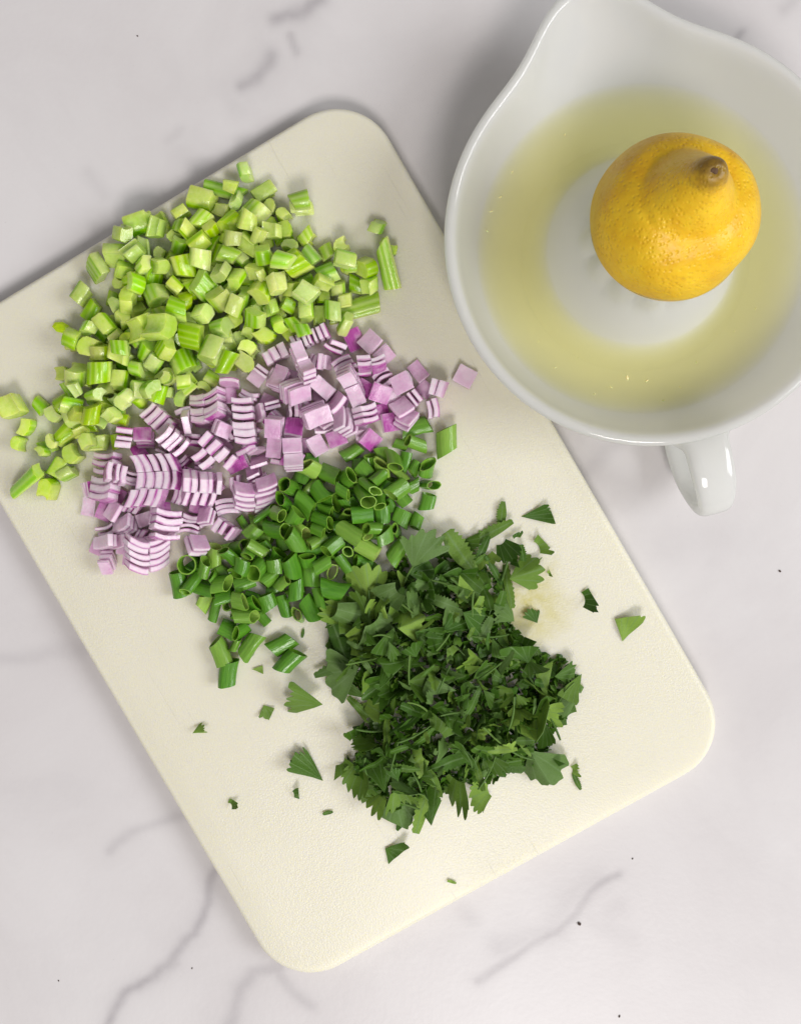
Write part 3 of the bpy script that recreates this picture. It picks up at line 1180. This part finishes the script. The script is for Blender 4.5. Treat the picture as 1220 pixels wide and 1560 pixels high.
def quarter_rot(r, wob=0.35):
    """some face up, random heading, slightly tilted"""
    base = r.choice([(0, 0, 0), (0, 0, 0), (math.pi / 2, 0, 0), (0, math.pi / 2, 0), (math.pi, 0, 0), (-math.pi / 2, 0, 0)])
    m = Matrix.Rotation(r.uniform(0, 6.28), 3, 'Z') @ Euler((r.uniform(-wob, wob), r.uniform(-wob, wob), 0)).to_matrix() @ Euler(base).to_matrix()
    return m.to_euler()


# celery
CEL = [celery_mesh(100 + k) for k in range(36)]
CEL_LONG = [celery_mesh(150 + k, 0.0055 + 0.0012 * (k % 3), 0.016 + 0.002 * k, 0.0042) for k in range(4)]
rr = random.Random(11)
for layer, (sp, ins, z) in enumerate(((0.0068, 0.005, 0.006), (0.0068, 0.0065, 0.017), (0.0069, 0.009, 0.028), (0.0070, 0.013, 0.039))):
    for p in scatter(poly_m(CELERY_PIX, TOP), sp, ins, 3500, 20 + layer):
        me, hull = CEL[rr.randrange(len(CEL))]
        items.append(dict(kind='celery', mesh=me, hull=hull, loc=(p[0], p[1], TOP + z + rr.uniform(0, 0.003)), rot=quarter_rot(rr, 0.5)))
for (x, y, k) in ((36, 676, 0), (52, 655, 1), (72, 640, 2), (42, 640, 3), (60, 614, 4), (75, 668, 5), (82, 740, 6), (95, 720, 7), (576, 350, 8), (62, 728, 9), (105, 700, 10), (590, 385, 11)):
    me, hull = CEL[k]
    p = at(x, y, TOP)
    items.append(dict(kind='celery', mesh=me, hull=hull, loc=(p.x, p.y, TOP + 0.007), rot=quarter_rot(rr, 0.1), free=1))
for (x, y, k, a) in ((345, 300, 0, -12), (592, 410, 1, 95), (540, 468, 2, 18), (68, 735, 3, 8)):
    me, hull = CEL_LONG[k]
    p = at(x, y, TOP)
    items.append(dict(kind='celery_long', mesh=me, hull=hull, loc=(p.x, p.y, TOP + 0.007), rot=Euler((0.1, 0, R(a - 90))), free=1))

# onion: heroes as the photograph shows them (pixel, heading of the layers, layers, columns, column width, height, layer thickness, curvature)
HERO = [
    (162, 745, -92, 6, 1, 0.0120, 0.0085, 0.0042, 0.020), (238, 728, 8, 5, 2, 0.0120, 0.0090, 0.0046, 0.022), (318, 690, -33, 4, 2, 0.0072, 0.0100, 0.0058, 0.06),
    (308, 742, -12, 5, 1, 0.0150, 0.0090, 0.0043, 0.05), (366, 648, -88, 6, 1, 0.0098, 0.0090, 0.0040, 0.025), (408, 655, 8, 3, 2, 0.0090, 0.0095, 0.0040, 0.04),
    (372, 752, -70, 5, 2, 0.0095, 0.0085, 0.0038, 0.018), (205, 825, -105, 5, 1, 0.0200, 0.0080, 0.0036, 0.016), (232, 785, -160, 4, 1, 0.0130, 0.0085, 0.0042, 0.03),
    (478, 528, 38, 7, 1, 0.0105, 0.0080, 0.0027, 0.05), (415, 552, 175, 3, 1, 0.0090, 0.0085, 0.0042, 0.02), (432, 612, 140, 3, 1, 0.0110, 0.0110, 0.0035, 0.03),
    (465, 622, -40, 4, 1, 0.0115, 0.0115, 0.0030, 0.03), (520, 575, 30, 3, 1, 0.0160, 0.0090, 0.0035, 0.016), (528, 632, 5, 4, 1, 0.0115, 0.0085, 0.0028, 0.03),
    (318, 610, -60, 4, 2, 0.0080, 0.0085, 0.0038, 0.02), (245, 650, -25, 4, 1, 0.0090, 0.0085, 0.0040, 0.03), (225, 672, 20, 3, 1, 0.0085, 0.0085, 0.0035, 0.03),
    (280, 805, -20, 3, 1, 0.0110, 0.0085, 0.0040, 0.03), (160, 810, 20, 3, 1, 0.0130, 0.0080, 0.0036, 0.03), (440, 575, -50, 3, 2, 0.0080, 0.0080, 0.0036, 0.02),
    (552, 620, -70, 3, 1, 0.0100, 0.0090, 0.0034, 0.02), (150, 848, -30, 3, 1, 0.0085, 0.0075, 0.0034, 0.03), (270, 665, -60, 4, 1, 0.0090, 0.0085, 0.0036, 0.03),
]
rr = random.Random(23)
onion_specs = {}


def onion_item(key, args, p, z, rot, kind):
    if key not in onion_specs:
        onion_specs[key] = onion_chunk_spec(*args)
    parts, hull = onion_specs[key]
    items.append(dict(kind=kind, parts=parts, hull=hull, loc=(p[0], p[1], z), rot=rot, layers=args[1], rows=args[2]))


base_pts = scatter(poly_m(ONION_PIX, TOP), 0.0080, 0.004, 4500, 41) + scatter(poly_m(ONION_PIX, TOP), 0.0092, 0.006, 3000, 42)
for i, p in enumerate(base_pts):
    k = i % 12
    n = (1, 2, 1, 3, 2, 1)[k % 6]
    onion_item(('b', k), (300 + k, n, 1, 0.0064 + 0.0006 * (k % 4), 0.0060, 0.0021, 0.009 + 0.001 * (k % 5)), p, TOP + 0.006, quarter_rot(rr, 0.3), 'onion')
for i, h in enumerate(HERO):
    x, y, hd, n, cols, w, ht, t, rad = h
    cols = 3 if cols * w > 0.022 else 2 if cols * w > 0.0135 else cols
    w, ht, t = h[5] * h[4] * 0.85 / cols, ht * 0.66, t * 0.78
    p = at(x, y, TOP + 0.014)
    rot = (Matrix.Rotation(R(hd - 90), 3, 'Z') @ Euler((rr.uniform(-0.15, 0.15), rr.uniform(-0.15, 0.15), 0)).to_matrix()).to_euler()
    onion_item(('h', i), (400 + i, n, cols, w, ht, t, rad * 0.62), p, TOP + 0.0185 + 0.004 * (i % 3), rot, 'onion_stack')
# loose single squares, purple skin up, on the end beside the juicer
for i, (x, y, a) in enumerate(((535, 512, 10), (530, 540, 5), (585, 570, -70), (565, 548, 40), (615, 560, 80), (655, 572, -15), (640, 600, 10), (600, 612, 25), (620, 630, -20), (592, 640, 30), (545, 668, 8), (668, 602, 50),
                               (575, 600, -35), (655, 612, 5), (640, 575, 70), (610, 590, 60), (560, 640, -50), (430, 690, 30), (395, 715, 100), (440, 660, 15), (480, 655, 5), (500, 610, 80), (260, 800, 30), (350, 590, -20))):
    k = i % 8
    p = at(x, y, TOP + 0.012)
    up = Euler((math.pi / 2 + rr.uniform(-0.5, 0.5), 0, 0)).to_matrix()
    rot = (Matrix.Rotation(R(a), 3, 'Z') @ up).to_euler()
    onion_item(('s', k), (500 + k, 1 if k % 3 else 2, 1, 0.0070 + 0.0006 * (k % 3), 0.0078, 0.0024, 0.012), p, TOP + 0.020 + 0.003 * (i % 3), rot, 'onion_square')
for i, p in enumerate(scatter(poly_m(ONION_PIX, TOP), 0.0165, 0.006, 2500, 43)):
    k = i % 10
    onion_item(('t', k), (560 + k, (1, 2, 3)[k % 3], 1 + (k % 4 == 0), 0.0055 + 0.0005 * (k % 4), 0.0060 + 0.0004 * (k % 5), 0.0024 + 0.0002 * (k % 4), 0.015), p, 0, quarter_rot(rr, 0.6), 'onion')
p = at(708, 575, TOP)
onion_item(('s', 1), (501, 1, 1, 0.0078, 0.0078, 0.0024, 0.014), p, TOP + 0.003, Euler((-math.pi / 2, 0, R(-28))), 'onion_stray')
items[-1]['free'] = 1

# scallions
SCA = [scallion_mesh(700 + k) for k in range(40)]
rr = random.Random(31)
for layer, (sp, ins, z) in enumerate(((0.0072, 0.004, 0.006), (0.0072, 0.005, 0.018), (0.0074, 0.008, 0.030), (0.0078, 0.012, 0.041))):
    for p in scatter(poly_m(SCALLION_PIX, TOP), sp, ins, 3000, 60 + layer):
        me, hull = rr.choice(SCA)
        rot = (Matrix.Rotation(rr.uniform(0, 6.28), 3, 'Z') @ Matrix.Rotation(rr.uniform(0.35, 1.75), 3, 'X') @ Matrix.Rotation(rr.uniform(0, 6.28), 3, 'Z')).to_euler()
        items.append(dict(kind='scallion', mesh=me, hull=hull, loc=(p[0], p[1], TOP + z), rot=rot))
for (x, y, a, k) in ((680, 672, 2, 0), (350, 1023, -8, 1), (428, 979, -62, 2), (443, 1004, -45, 3), (400, 972, 5, 4), (632, 656, -70, 5), (268, 888, 10, 6), (338, 990, 20, 7)):
    me, hull = scallion_mesh(760 + k, 0.0036 if k else 0.0042, 0.0100)
    p = at(x, y, TOP)
    rot = (Matrix.Rotation(R(a), 3, 'Z') @ Matrix.Rotation(math.pi / 2, 3, 'X')).to_euler()
    items.append(dict(kind='scallion_stray' if k in (0, 1, 3) else 'scallion', mesh=me, hull=hull, loc=(p.x, p.y, TOP + 0.005), rot=rot, stray=k, free=1))

def rest_alone(it):
    """a stray that touches no other piece simply lies on the board"""
    rot = it['rot'].to_matrix().to_4x4()
    lo = min((rot @ Vector(h)).z for h in it['hull'])
    it['matrix'] = Matrix.Translation((it['loc'][0], it['loc'][1], TOP + 0.0005 - lo)) @ rot


alone = [it for it in items if it['kind'] in ('scallion_stray', 'onion_stray')]
first = [it for it in items if 'free' in it and it not in alone]
for it in alone:
    rest_alone(it)
settle(first + [it for it in items if 'free' not in it])

LABELS = {
    'celery': ('tilted pale green cube of diced celery in the celery heap', 'celery', 'diced celery heap'),
    'celery_long': ('long thin strip of celery at the edge of the diced celery heap', 'celery', 'long celery strips'),
    'onion': ('small plain chunk of diced red onion in the onion heap', 'onion', 'diced red onion heap'),
    'onion_stack': ('chunk of diced red onion whose striped layers still hold together', 'onion', 'layered red onion chunks'),
    'onion_square': ('single purple skinned square of red onion on top of the onion heap', 'onion', 'single red onion squares'),
    'onion_stray': ('stray pale square of red onion lying alone beside the white juicer', 'onion', None),
    'scallion': ('hollow green ring of sliced scallion in the heap between onion and cilantro', 'scallion', 'sliced scallion heap'),
}
STRAY = {0: 'dark green scallion tube lying alone on the board near the red onion', 1: 'bright green scallion piece lying alone below the scallion heap',
         3: 'dark flattened scallion piece between the scallion heap and a toothed cilantro leaf'}
for it in items:
    k = it['kind']
    q = np.array(it['matrix'].translation[:2])
    zone = poly_m({'c': CELERY_PIX, 'o': ONION_PIX, 's': SCALLION_PIX}[k[0]], TOP)
    if it['matrix'].translation.z < TOP or ('free' not in it and not in_poly(q, zone) and edge_distance(q, [np.array(e) for e in zone]) > 0.0055):
        continue                                # rolled off its heap
    if 'parts' in it:
        root = link('onion_chunk' if k != 'onion_square' else 'onion_square', None, None, it['matrix'])
        for me in it['parts']:
            link('layer', me, root)
        o = root
    else:
        o = link('scallion_ring' if k.startswith('sca') else ('celery_strip' if k == 'celery_long' else 'celery_cube'), it['mesh'], None, it['matrix'])
    if k == 'scallion_stray':
        tag(o, STRAY[it['stray']], 'scallion')
    else:
        lab, cat, grp = LABELS[k]
        up = it['matrix'].to_3x3()
        if k == 'celery':
            if up[2][2] > 0.7:
                lab, grp = 'diced celery piece lying ribbed skin side up in the celery heap', 'celery pieces with ribs up'
            elif abs(up[2][1]) > 0.7:
                lab, grp = 'diced celery piece with a smooth cut end facing up in the celery heap', 'celery pieces standing on end'
        elif k == 'onion_stack':
            num = ('no', 'one', 'two', 'three', 'four', 'five', 'six', 'seven')
            rows = ('', 'a single row', 'two rows', 'three rows')[it['rows']]
            lab = f"red onion chunk of {num[it['layers']]} striped layers in {rows} still holding together"
        elif k == 'scallion':
            if abs(up[2][2]) > 0.6:
                lab, grp = 'scallion ring with its hollow open end facing up in the scallion heap', 'upright scallion rings'
            else:
                lab, grp = 'scallion tube lying on its side in the scallion heap', 'scallion tubes on their side'
        tag(o, lab, cat, grp)
print('celery', sum(i['kind'].startswith('cel') for i in items), 'onion', sum(i['kind'].startswith('oni') for i in items), 'scallion', sum(i['kind'].startswith('sca') for i in items))

# a stray crumb of celery
v, f = revolve([(0.0001, -0.0012), (0.0026, -0.001), (0.0030, 0.0004), (0.0016, 0.0014), (0.0001, 0.0015)], 7)
v = [(x * 1.25, y * 0.8 + 0.3 * x, z) for x, y, z in v]
o = link('celery_crumb', build_mesh('celery_crumb', v, f, CELERY, lambda fi, k, vi: (0.6, 0, 0), sharp=25))
p = at(97, 500, TOP)
o.location = (p.x, p.y, TOP + 0.0017)
o.rotation_euler = (0, 0, R(-35))
tag(o, 'tiny crumb of celery alone on the board beside the celery heap', 'celery')

# ------------------------------------------------------------------ chopped cilantro
FANS = [leaf_mesh(800 + k, -48 - 4 * (k % 3), 44 + 5 * (k % 4), 0.0, 0.5, 0.07, 3) for k in range(12)]
WEDGES = [leaf_mesh(900 + k, -2 - 5 * (k % 3), 48 + 6 * (k % 3), 0.0, 0.55, 0.07, 2) for k in range(12)]
CUTS = [leaf_mesh(840 + k, -38, 36, 0.34 + 0.05 * (k % 3), 1.0, 0.06, 3) for k in range(12)]
RIBS = [ribbon_mesh(860 + k, 0.24 + 0.05 * (k % 4)) for k in range(8)]
STEMS = [stem_mesh(880 + k) for k in range(4)]
KINDS = {'fan': FANS, 'wedge': WEDGES, 'cut': CUTS, 'ribbon': RIBS, 'stem': STEMS}
cil_poly = poly_m(CILANTRO_PIX, TOP)
cil_poly_np = [np.array(q) for q in cil_poly]


def heap_height(p):
    if not in_poly(p, cil_poly):
        return 0.0
    d = edge_distance(np.array(p[:2]), cil_poly_np)
    return 0.017 * (1 - math.exp(-d / 0.012))


def place_leaf(me, p, z, length, width, heading, tilt, name, label, group, flip=False):
    rot = Matrix.Rotation(heading, 4, 'Z') @ Euler(tilt).to_matrix().to_4x4()
    if flip:
        rot = rot @ Matrix.Rotation(math.pi, 4, 'X')
    sc = Matrix.Diagonal((length, width, 0.5 * (length + width), 1))
    m = rot @ sc
    zz = [(m @ v.co).z for v in me.vertices]
    lo, mid = min(zz), sum(zz) / len(zz)
    z0 = max(z - mid, TOP + 0.0005 - lo)
    o = link(name, me, None, Matrix.Translation((p[0], p[1], z0)) @ m)
    tag(o, label, 'cilantro', group)
    return o


HEAP_LABEL = ('toothed dark green piece of chopped cilantro leaf in the herb heap', 'chopped cilantro heap')
SMALL_LABEL = ('small dark sliver of chopped cilantro in the middle of the herb heap', 'cilantro slivers in the heap')
STEM_LABEL = ('short pale green length of cilantro stem in the herb heap', 'cilantro stems in the heap')
rr = random.Random(51)
# large pieces over the heap
for p in scatter(cil_poly, 0.0058, 0.0005, 6000, 90):
    d = edge_distance(p, cil_poly_np)
    if d < 0.005:                               # the rim of the heap is ragged
        p = p + np.array((rr.uniform(-0.004, 0.004), rr.uniform(-0.004, 0.004)))
    h = heap_height(p)
    kind = rr.choices(['fan', 'wedge', 'cut', 'ribbon'], [2, 4, 5, 4])[0]
    me = rr.choice(KINDS[kind])
    L = rr.uniform(0.010, 0.020) if d < 0.018 else rr.uniform(0.008, 0.016)
    t = 0.4 if d < 0.006 else 0.95
    place_leaf(me, p, TOP + h * rr.uniform(0.85, 1.08) + 0.001, L, L * rr.uniform(0.75, 1.0), rr.uniform(0, 6.28), (rr.uniform(-t, t), rr.uniform(-t, t), 0), 'cilantro_piece', *HEAP_LABEL, flip=rr.random() < 0.12)
# small slivers on the finely chopped middle
for p in scatter(cil_poly, 0.0068, 0.009, 4000, 91):
    h = heap_height(p)
    kind = rr.choices(['fan', 'cut', 'ribbon', 'wedge'], [2, 3, 4, 2])[0]
    L = rr.uniform(0.0045, 0.0085)
    place_leaf(rr.choice(KINDS[kind]), p, TOP + h * rr.uniform(0.98, 1.12) + 0.002, L, L * rr.uniform(0.6, 1.0), rr.uniform(0, 6.28), (rr.uniform(-1.0, 1.0), rr.uniform(-1.0, 1.0), 0), 'cilantro_sliver', *SMALL_LABEL, flip=rr.random() < 0.25)
for p in scatter(cil_poly, 0.0120, 0.003, 2000, 92):
    L = rr.uniform(0.007, 0.016)
    place_leaf(rr.choice(STEMS), p, TOP + heap_height(p) * 1.05 + 0.003, L, 0.009, rr.uniform(0, 6.28), (0, rr.uniform(-0.3, 0.3), 0), 'cilantro_stalk', *STEM_LABEL)

# recognisable single pieces: pixel, kind, variant, length px, width px, heading, label
SINGLE = [
    ('fan', 0, 640, 835, 62, 58, 68, 'pale green toothed cilantro leaf between the scallion heap and the herb heap', True, 0.008),
    ('cut', 1, 598, 905, 78, 52, -145, 'large pale underside of a cilantro leaf at the scallion side of the herb heap', True, 0.013),
    ('wedge', 2, 466, 1050, 66, 52, 150, 'bright green toothed cilantro leaf piece sticking out beside the dark scallion piece', False, 0.0),
    ('fan', 3, 518, 1025, 62, 60, 200, 'grey green veined cilantro leaf half resting on the herb heap', True, 0.004),
    ('wedge', 4, 474, 1156, 74, 44, 120, 'triangular cilantro leaf lying alone between three tiny cilantro bits', False, 0.0),
    ('fan', 5, 607, 1240, 62, 56, -80, 'broad flat cilantro leaf with a straight cut edge under the herb heap', True, 0.002),
    ('ribbon', 0, 645, 1222, 92, 74, 75, 'long curved cilantro strip hanging from the bottom of the herb heap', False, 0.004),
    ('fan', 1, 820, 1165, 62, 52, -60, 'yellowish translucent cilantro leaf at the edge of the herb heap', True, 0.003),
    ('fan', 2, 795, 985, 52, 44, 110, 'smooth rounded cilantro leaf at the edge near the yellow juice stain', False, 0.010),
    ('ribbon', 1, 745, 812, 78, 60, 28, 'long dark cilantro strip above the herb heap near the board middle', False, 0.001),
    ('ribbon', 2, 764, 782, 36, 40, 85, 'short upright cilantro tip touching a long dark strip', False, 0.001),
    ('cut', 3, 770, 835, 46, 40, -55, 'folded dark cilantro leaf between the long strip and the heap', False, 0.003),
    ('wedge', 0, 822, 793, 56, 44, -12, 'glossy dark cilantro leaf lying flat above a smaller ragged piece', False, 0.0),
    ('cut', 4, 824, 829, 44, 42, 30, 'ragged cilantro bit with teeth under the glossy leaf', False, 0.0),
    ('fan', 4, 800, 872, 52, 44, 20, 'toothed cilantro leaf reaching out of the heap above the yellow stain', False, 0.004),
    ('ribbon', 3, 700, 840, 70, 74, -55, 'dark curved cilantro leaf beside the pale toothed leaf', False, 0.005),
    ('cut', 5, 893, 912, 52, 40, 5, 'narrow cilantro leaf piece alone beside the yellow juice stain', False, 0.0),
    ('wedge', 1, 963, 955, 52, 54, 55, 'triangular cilantro leaf alone by the board edge facing the juicer handle', False, 0.0),
    ('fan', 0, 811, 937, 26, 22, 120, 'small cilantro bit lying in the yellow juice stain', False, 0.0),
    ('cut', 0, 837, 873, 14, 14, 30, 'tiny cilantro speck above the yellow juice stain', False, 0.0),
    ('cut', 2, 873, 1172, 24, 20, 10, 'small ragged cilantro bit beside the translucent leaf', False, 0.0),
    ('ribbon', 4, 878, 1190, 26, 34, -65, 'small narrow cilantro bit beside another ragged bit', False, 0.0),
    ('fan', 2, 605, 1300, 40, 36, -25, 'toothed cilantro bit alone below the herb heap', False, 0.0),
    ('ribbon', 5, 450, 1166, 22, 26, -60, 'tiny narrow cilantro sliver beside the triangular leaf', False, 0.0),
    ('cut', 1, 452, 1207, 26, 22, 10, 'small dark cilantro bit below the triangular leaf', False, 0.0),
    ('ribbon', 6, 500, 1237, 16, 18, 15, 'tiny dark cilantro crumb between the heap and the small dark bit', False, 0.0),
    ('cut', 5, 355, 1223, 36, 20, 42, 'small ragged cilantro bit alone by the board edge away from the juicer', False, 0.0),
    ('wedge', 2, 309, 1112, 26, 14, 10, 'small pointed cilantro bit alone beyond the loose scallion pieces', False, 0.0),
    ('fan', 5, 409, 1085, 26, 24, -60, 'small toothed cilantro bit alone below the bright scallion piece', False, 0.0),
    ('wedge', 3, 396, 1023, 24, 18, -20, 'small yellow green cilantro bit beside the bright scallion piece', False, 0.0),
    ('ribbon', 2, 384, 996, 14, 18, 50, 'tiny cilantro crumb beside the loose scallion pieces', False, 0.0),
    ('ribbon', 3, 462, 964, 14, 12, 80, 'tiny cilantro thread between scallion heap and herb heap', False, 0.0),
    ('ribbon', 6, 688, 1342, 14, 14, -15, 'lone cilantro crumb by the short edge of the board', False, 0.0),
    ('ribbon', 0, 878, 1028, 12, 12, -15, 'tiny cilantro crumb touching the herb heap on the juice stain side', False, 0.0),
    ('cut', 3, 530, 935, 62, 50, 160, 'dark cilantro leaf tucked against the scallion heap', False, 0.004),
    ('fan', 4, 560, 890, 60, 52, 100, 'mid green cilantro leaf half hidden under the scallions', False, 0.006),
    ('wedge', 5, 512, 950, 50, 44, -150, 'cilantro leaf pointing from the heap towards the loose scallion pieces', False, 0.002),
    ('ribbon', 5, 545, 1075, 40, 36, -40, 'thin cilantro sliver at a notch of the herb heap', False, 0.001),
]
for kind, k, x, y, L, hd in (('ribbon', 1, 722, 858, 44, 40), ('cut', 2, 742, 848, 40, -70), ('ribbon', 4, 752, 868, 50, 120), ('stem', 1, 770, 862, 44, 75), ('cut', 0, 782, 850, 36, 15), ('wedge', 4, 715, 835, 40, -30),
                             ('ribbon', 6, 735, 835, 42, 65), ('cut', 4, 785, 815, 24, 100), ('stem', 2, 812, 858, 30, 30), ('ribbon', 2, 795, 845, 34, -80)):
    place_leaf(KINDS[kind][k], at(x, y, TOP), TOP + 0.003, L * PX, L * PX * 0.85, R(hd), (rr.uniform(-0.3, 0.3), rr.uniform(-0.3, 0.3), 0), 'cilantro_piece',
               'loose chopped cilantro bit trailing from the herb heap towards the juicer', 'cilantro trailing towards the juicer')
for kind, k, x, y, L, W, hd, label, flip, lift in SINGLE:
    p = at(x, y, TOP + lift)
    me = KINDS[kind][k]
    tt = 0.06 if lift < 0.001 else 0.22
    Wm = W if kind != 'ribbon' else W
    place_leaf(me, p, TOP + lift + 0.001, L * PX, Wm * PX, R(hd), (rr.uniform(-tt, tt), rr.uniform(-tt, tt), 0), 'cilantro_leaf', label, None, flip)


def build_bits():
    """uncountable fine shreds that fill the heap"""
    r = np.random.default_rng(5)
    verts, faces, tl = [], [], []
    pts = []
    lo, hi = np.min(cil_poly, 0), np.max(cil_poly, 0)
    while len(pts) < 2600:
        p = lo + (hi - lo) * r.random(2)
        if in_poly(p, cil_poly):
            h = heap_height(p)
            pts.append((p[0], p[1], TOP + 0.001 + h * (r.random() ** 0.6) * 0.80))
    for p in pts:
        s = r.uniform(0.0018, 0.0048)
        w = s * r.uniform(0.35, 0.9)
        m = np.array(Euler((r.uniform(-1.2, 1.2), r.uniform(-1.2, 1.2), r.uniform(0, 6.28))).to_matrix())
        out = [(-0.5, -0.3), (0.0, -0.5), (0.5, -0.15), (0.38, 0.2), (0.1, 0.15), (-0.05, 0.5), (-0.42, 0.25)]
        b = len(verts)
        t = 0.00012
        cv = r.uniform(-0.5, 0.5)
        for dz in (t, -t):
            for ox, oy in out:
                q = m @ np.array((ox * s * r.uniform(0.8, 1.2), oy * w * 1.6, dz + cv * ox * ox * s))
                verts.append((p[0] + q[0], p[1] + q[1], max(TOP + 0.0004, p[2] + q[2])))
        k = len(out)
        faces.append(tuple(range(b, b + k)))
        faces.append(tuple(range(b + 2 * k - 1, b + k - 1, -1)))
        for i in range(k):
            j = (i + 1) % k
            faces.append((b + i, b + k + i, b + k + j, b + j))
        c = (1.0 if r.random() < 0.85 else 0.2, 0, 0.75 * r.random() ** 2.2)
        tl += [c] * (k + 2)
    o = link('cilantro_bits', build_mesh('cilantro_bits', verts, faces, BITS, lambda fi, k, vi: tl[fi], smooth=False))
    tag(o, 'finely chopped cilantro bits filling the herb heap', 'cilantro', kind='stuff')


build_bits()

# ------------------------------------------------------------------ specks and a thread on the counter
cm, nt, b = new_mat('dark_crumb')
b.inputs['Base Color'].default_value = (0.06, 0.035, 0.025, 1)
b.inputs['Roughness'].default_value = 0.7
rr = random.Random(77)
for (x, y, s) in ((1187, 870, 4.5), (882, 1407, 7), (963, 1308, 3), (210, 55, 3), (943, 1548, 4), (90, 1494, 3), (293, 1475, 3)):
    p = at(x, y, 0)
    sm = s * PX * 0.5
    v, f = revolve([(0.0001, -0.6), (0.9, -0.4), (1.0, 0.1), (0.5, 0.6), (0.0001, 0.7)], 6)
    ang = rr.uniform(0, 3.1)
    v = [(vx * sm * rr.uniform(0.7, 1.3), vy * sm * 0.7, vz * sm * 0.6 + sm * 0.42) for vx, vy, vz in v]
    o = link('crumb', build_mesh('crumb', v, f, cm, smooth=False))
    o.location = (p.x, p.y, 0.0)
    o.rotation_euler = (0, 0, ang)
    tag(o, 'tiny dark crumb lying on the marble countertop', 'crumb', 'crumbs on the counter')
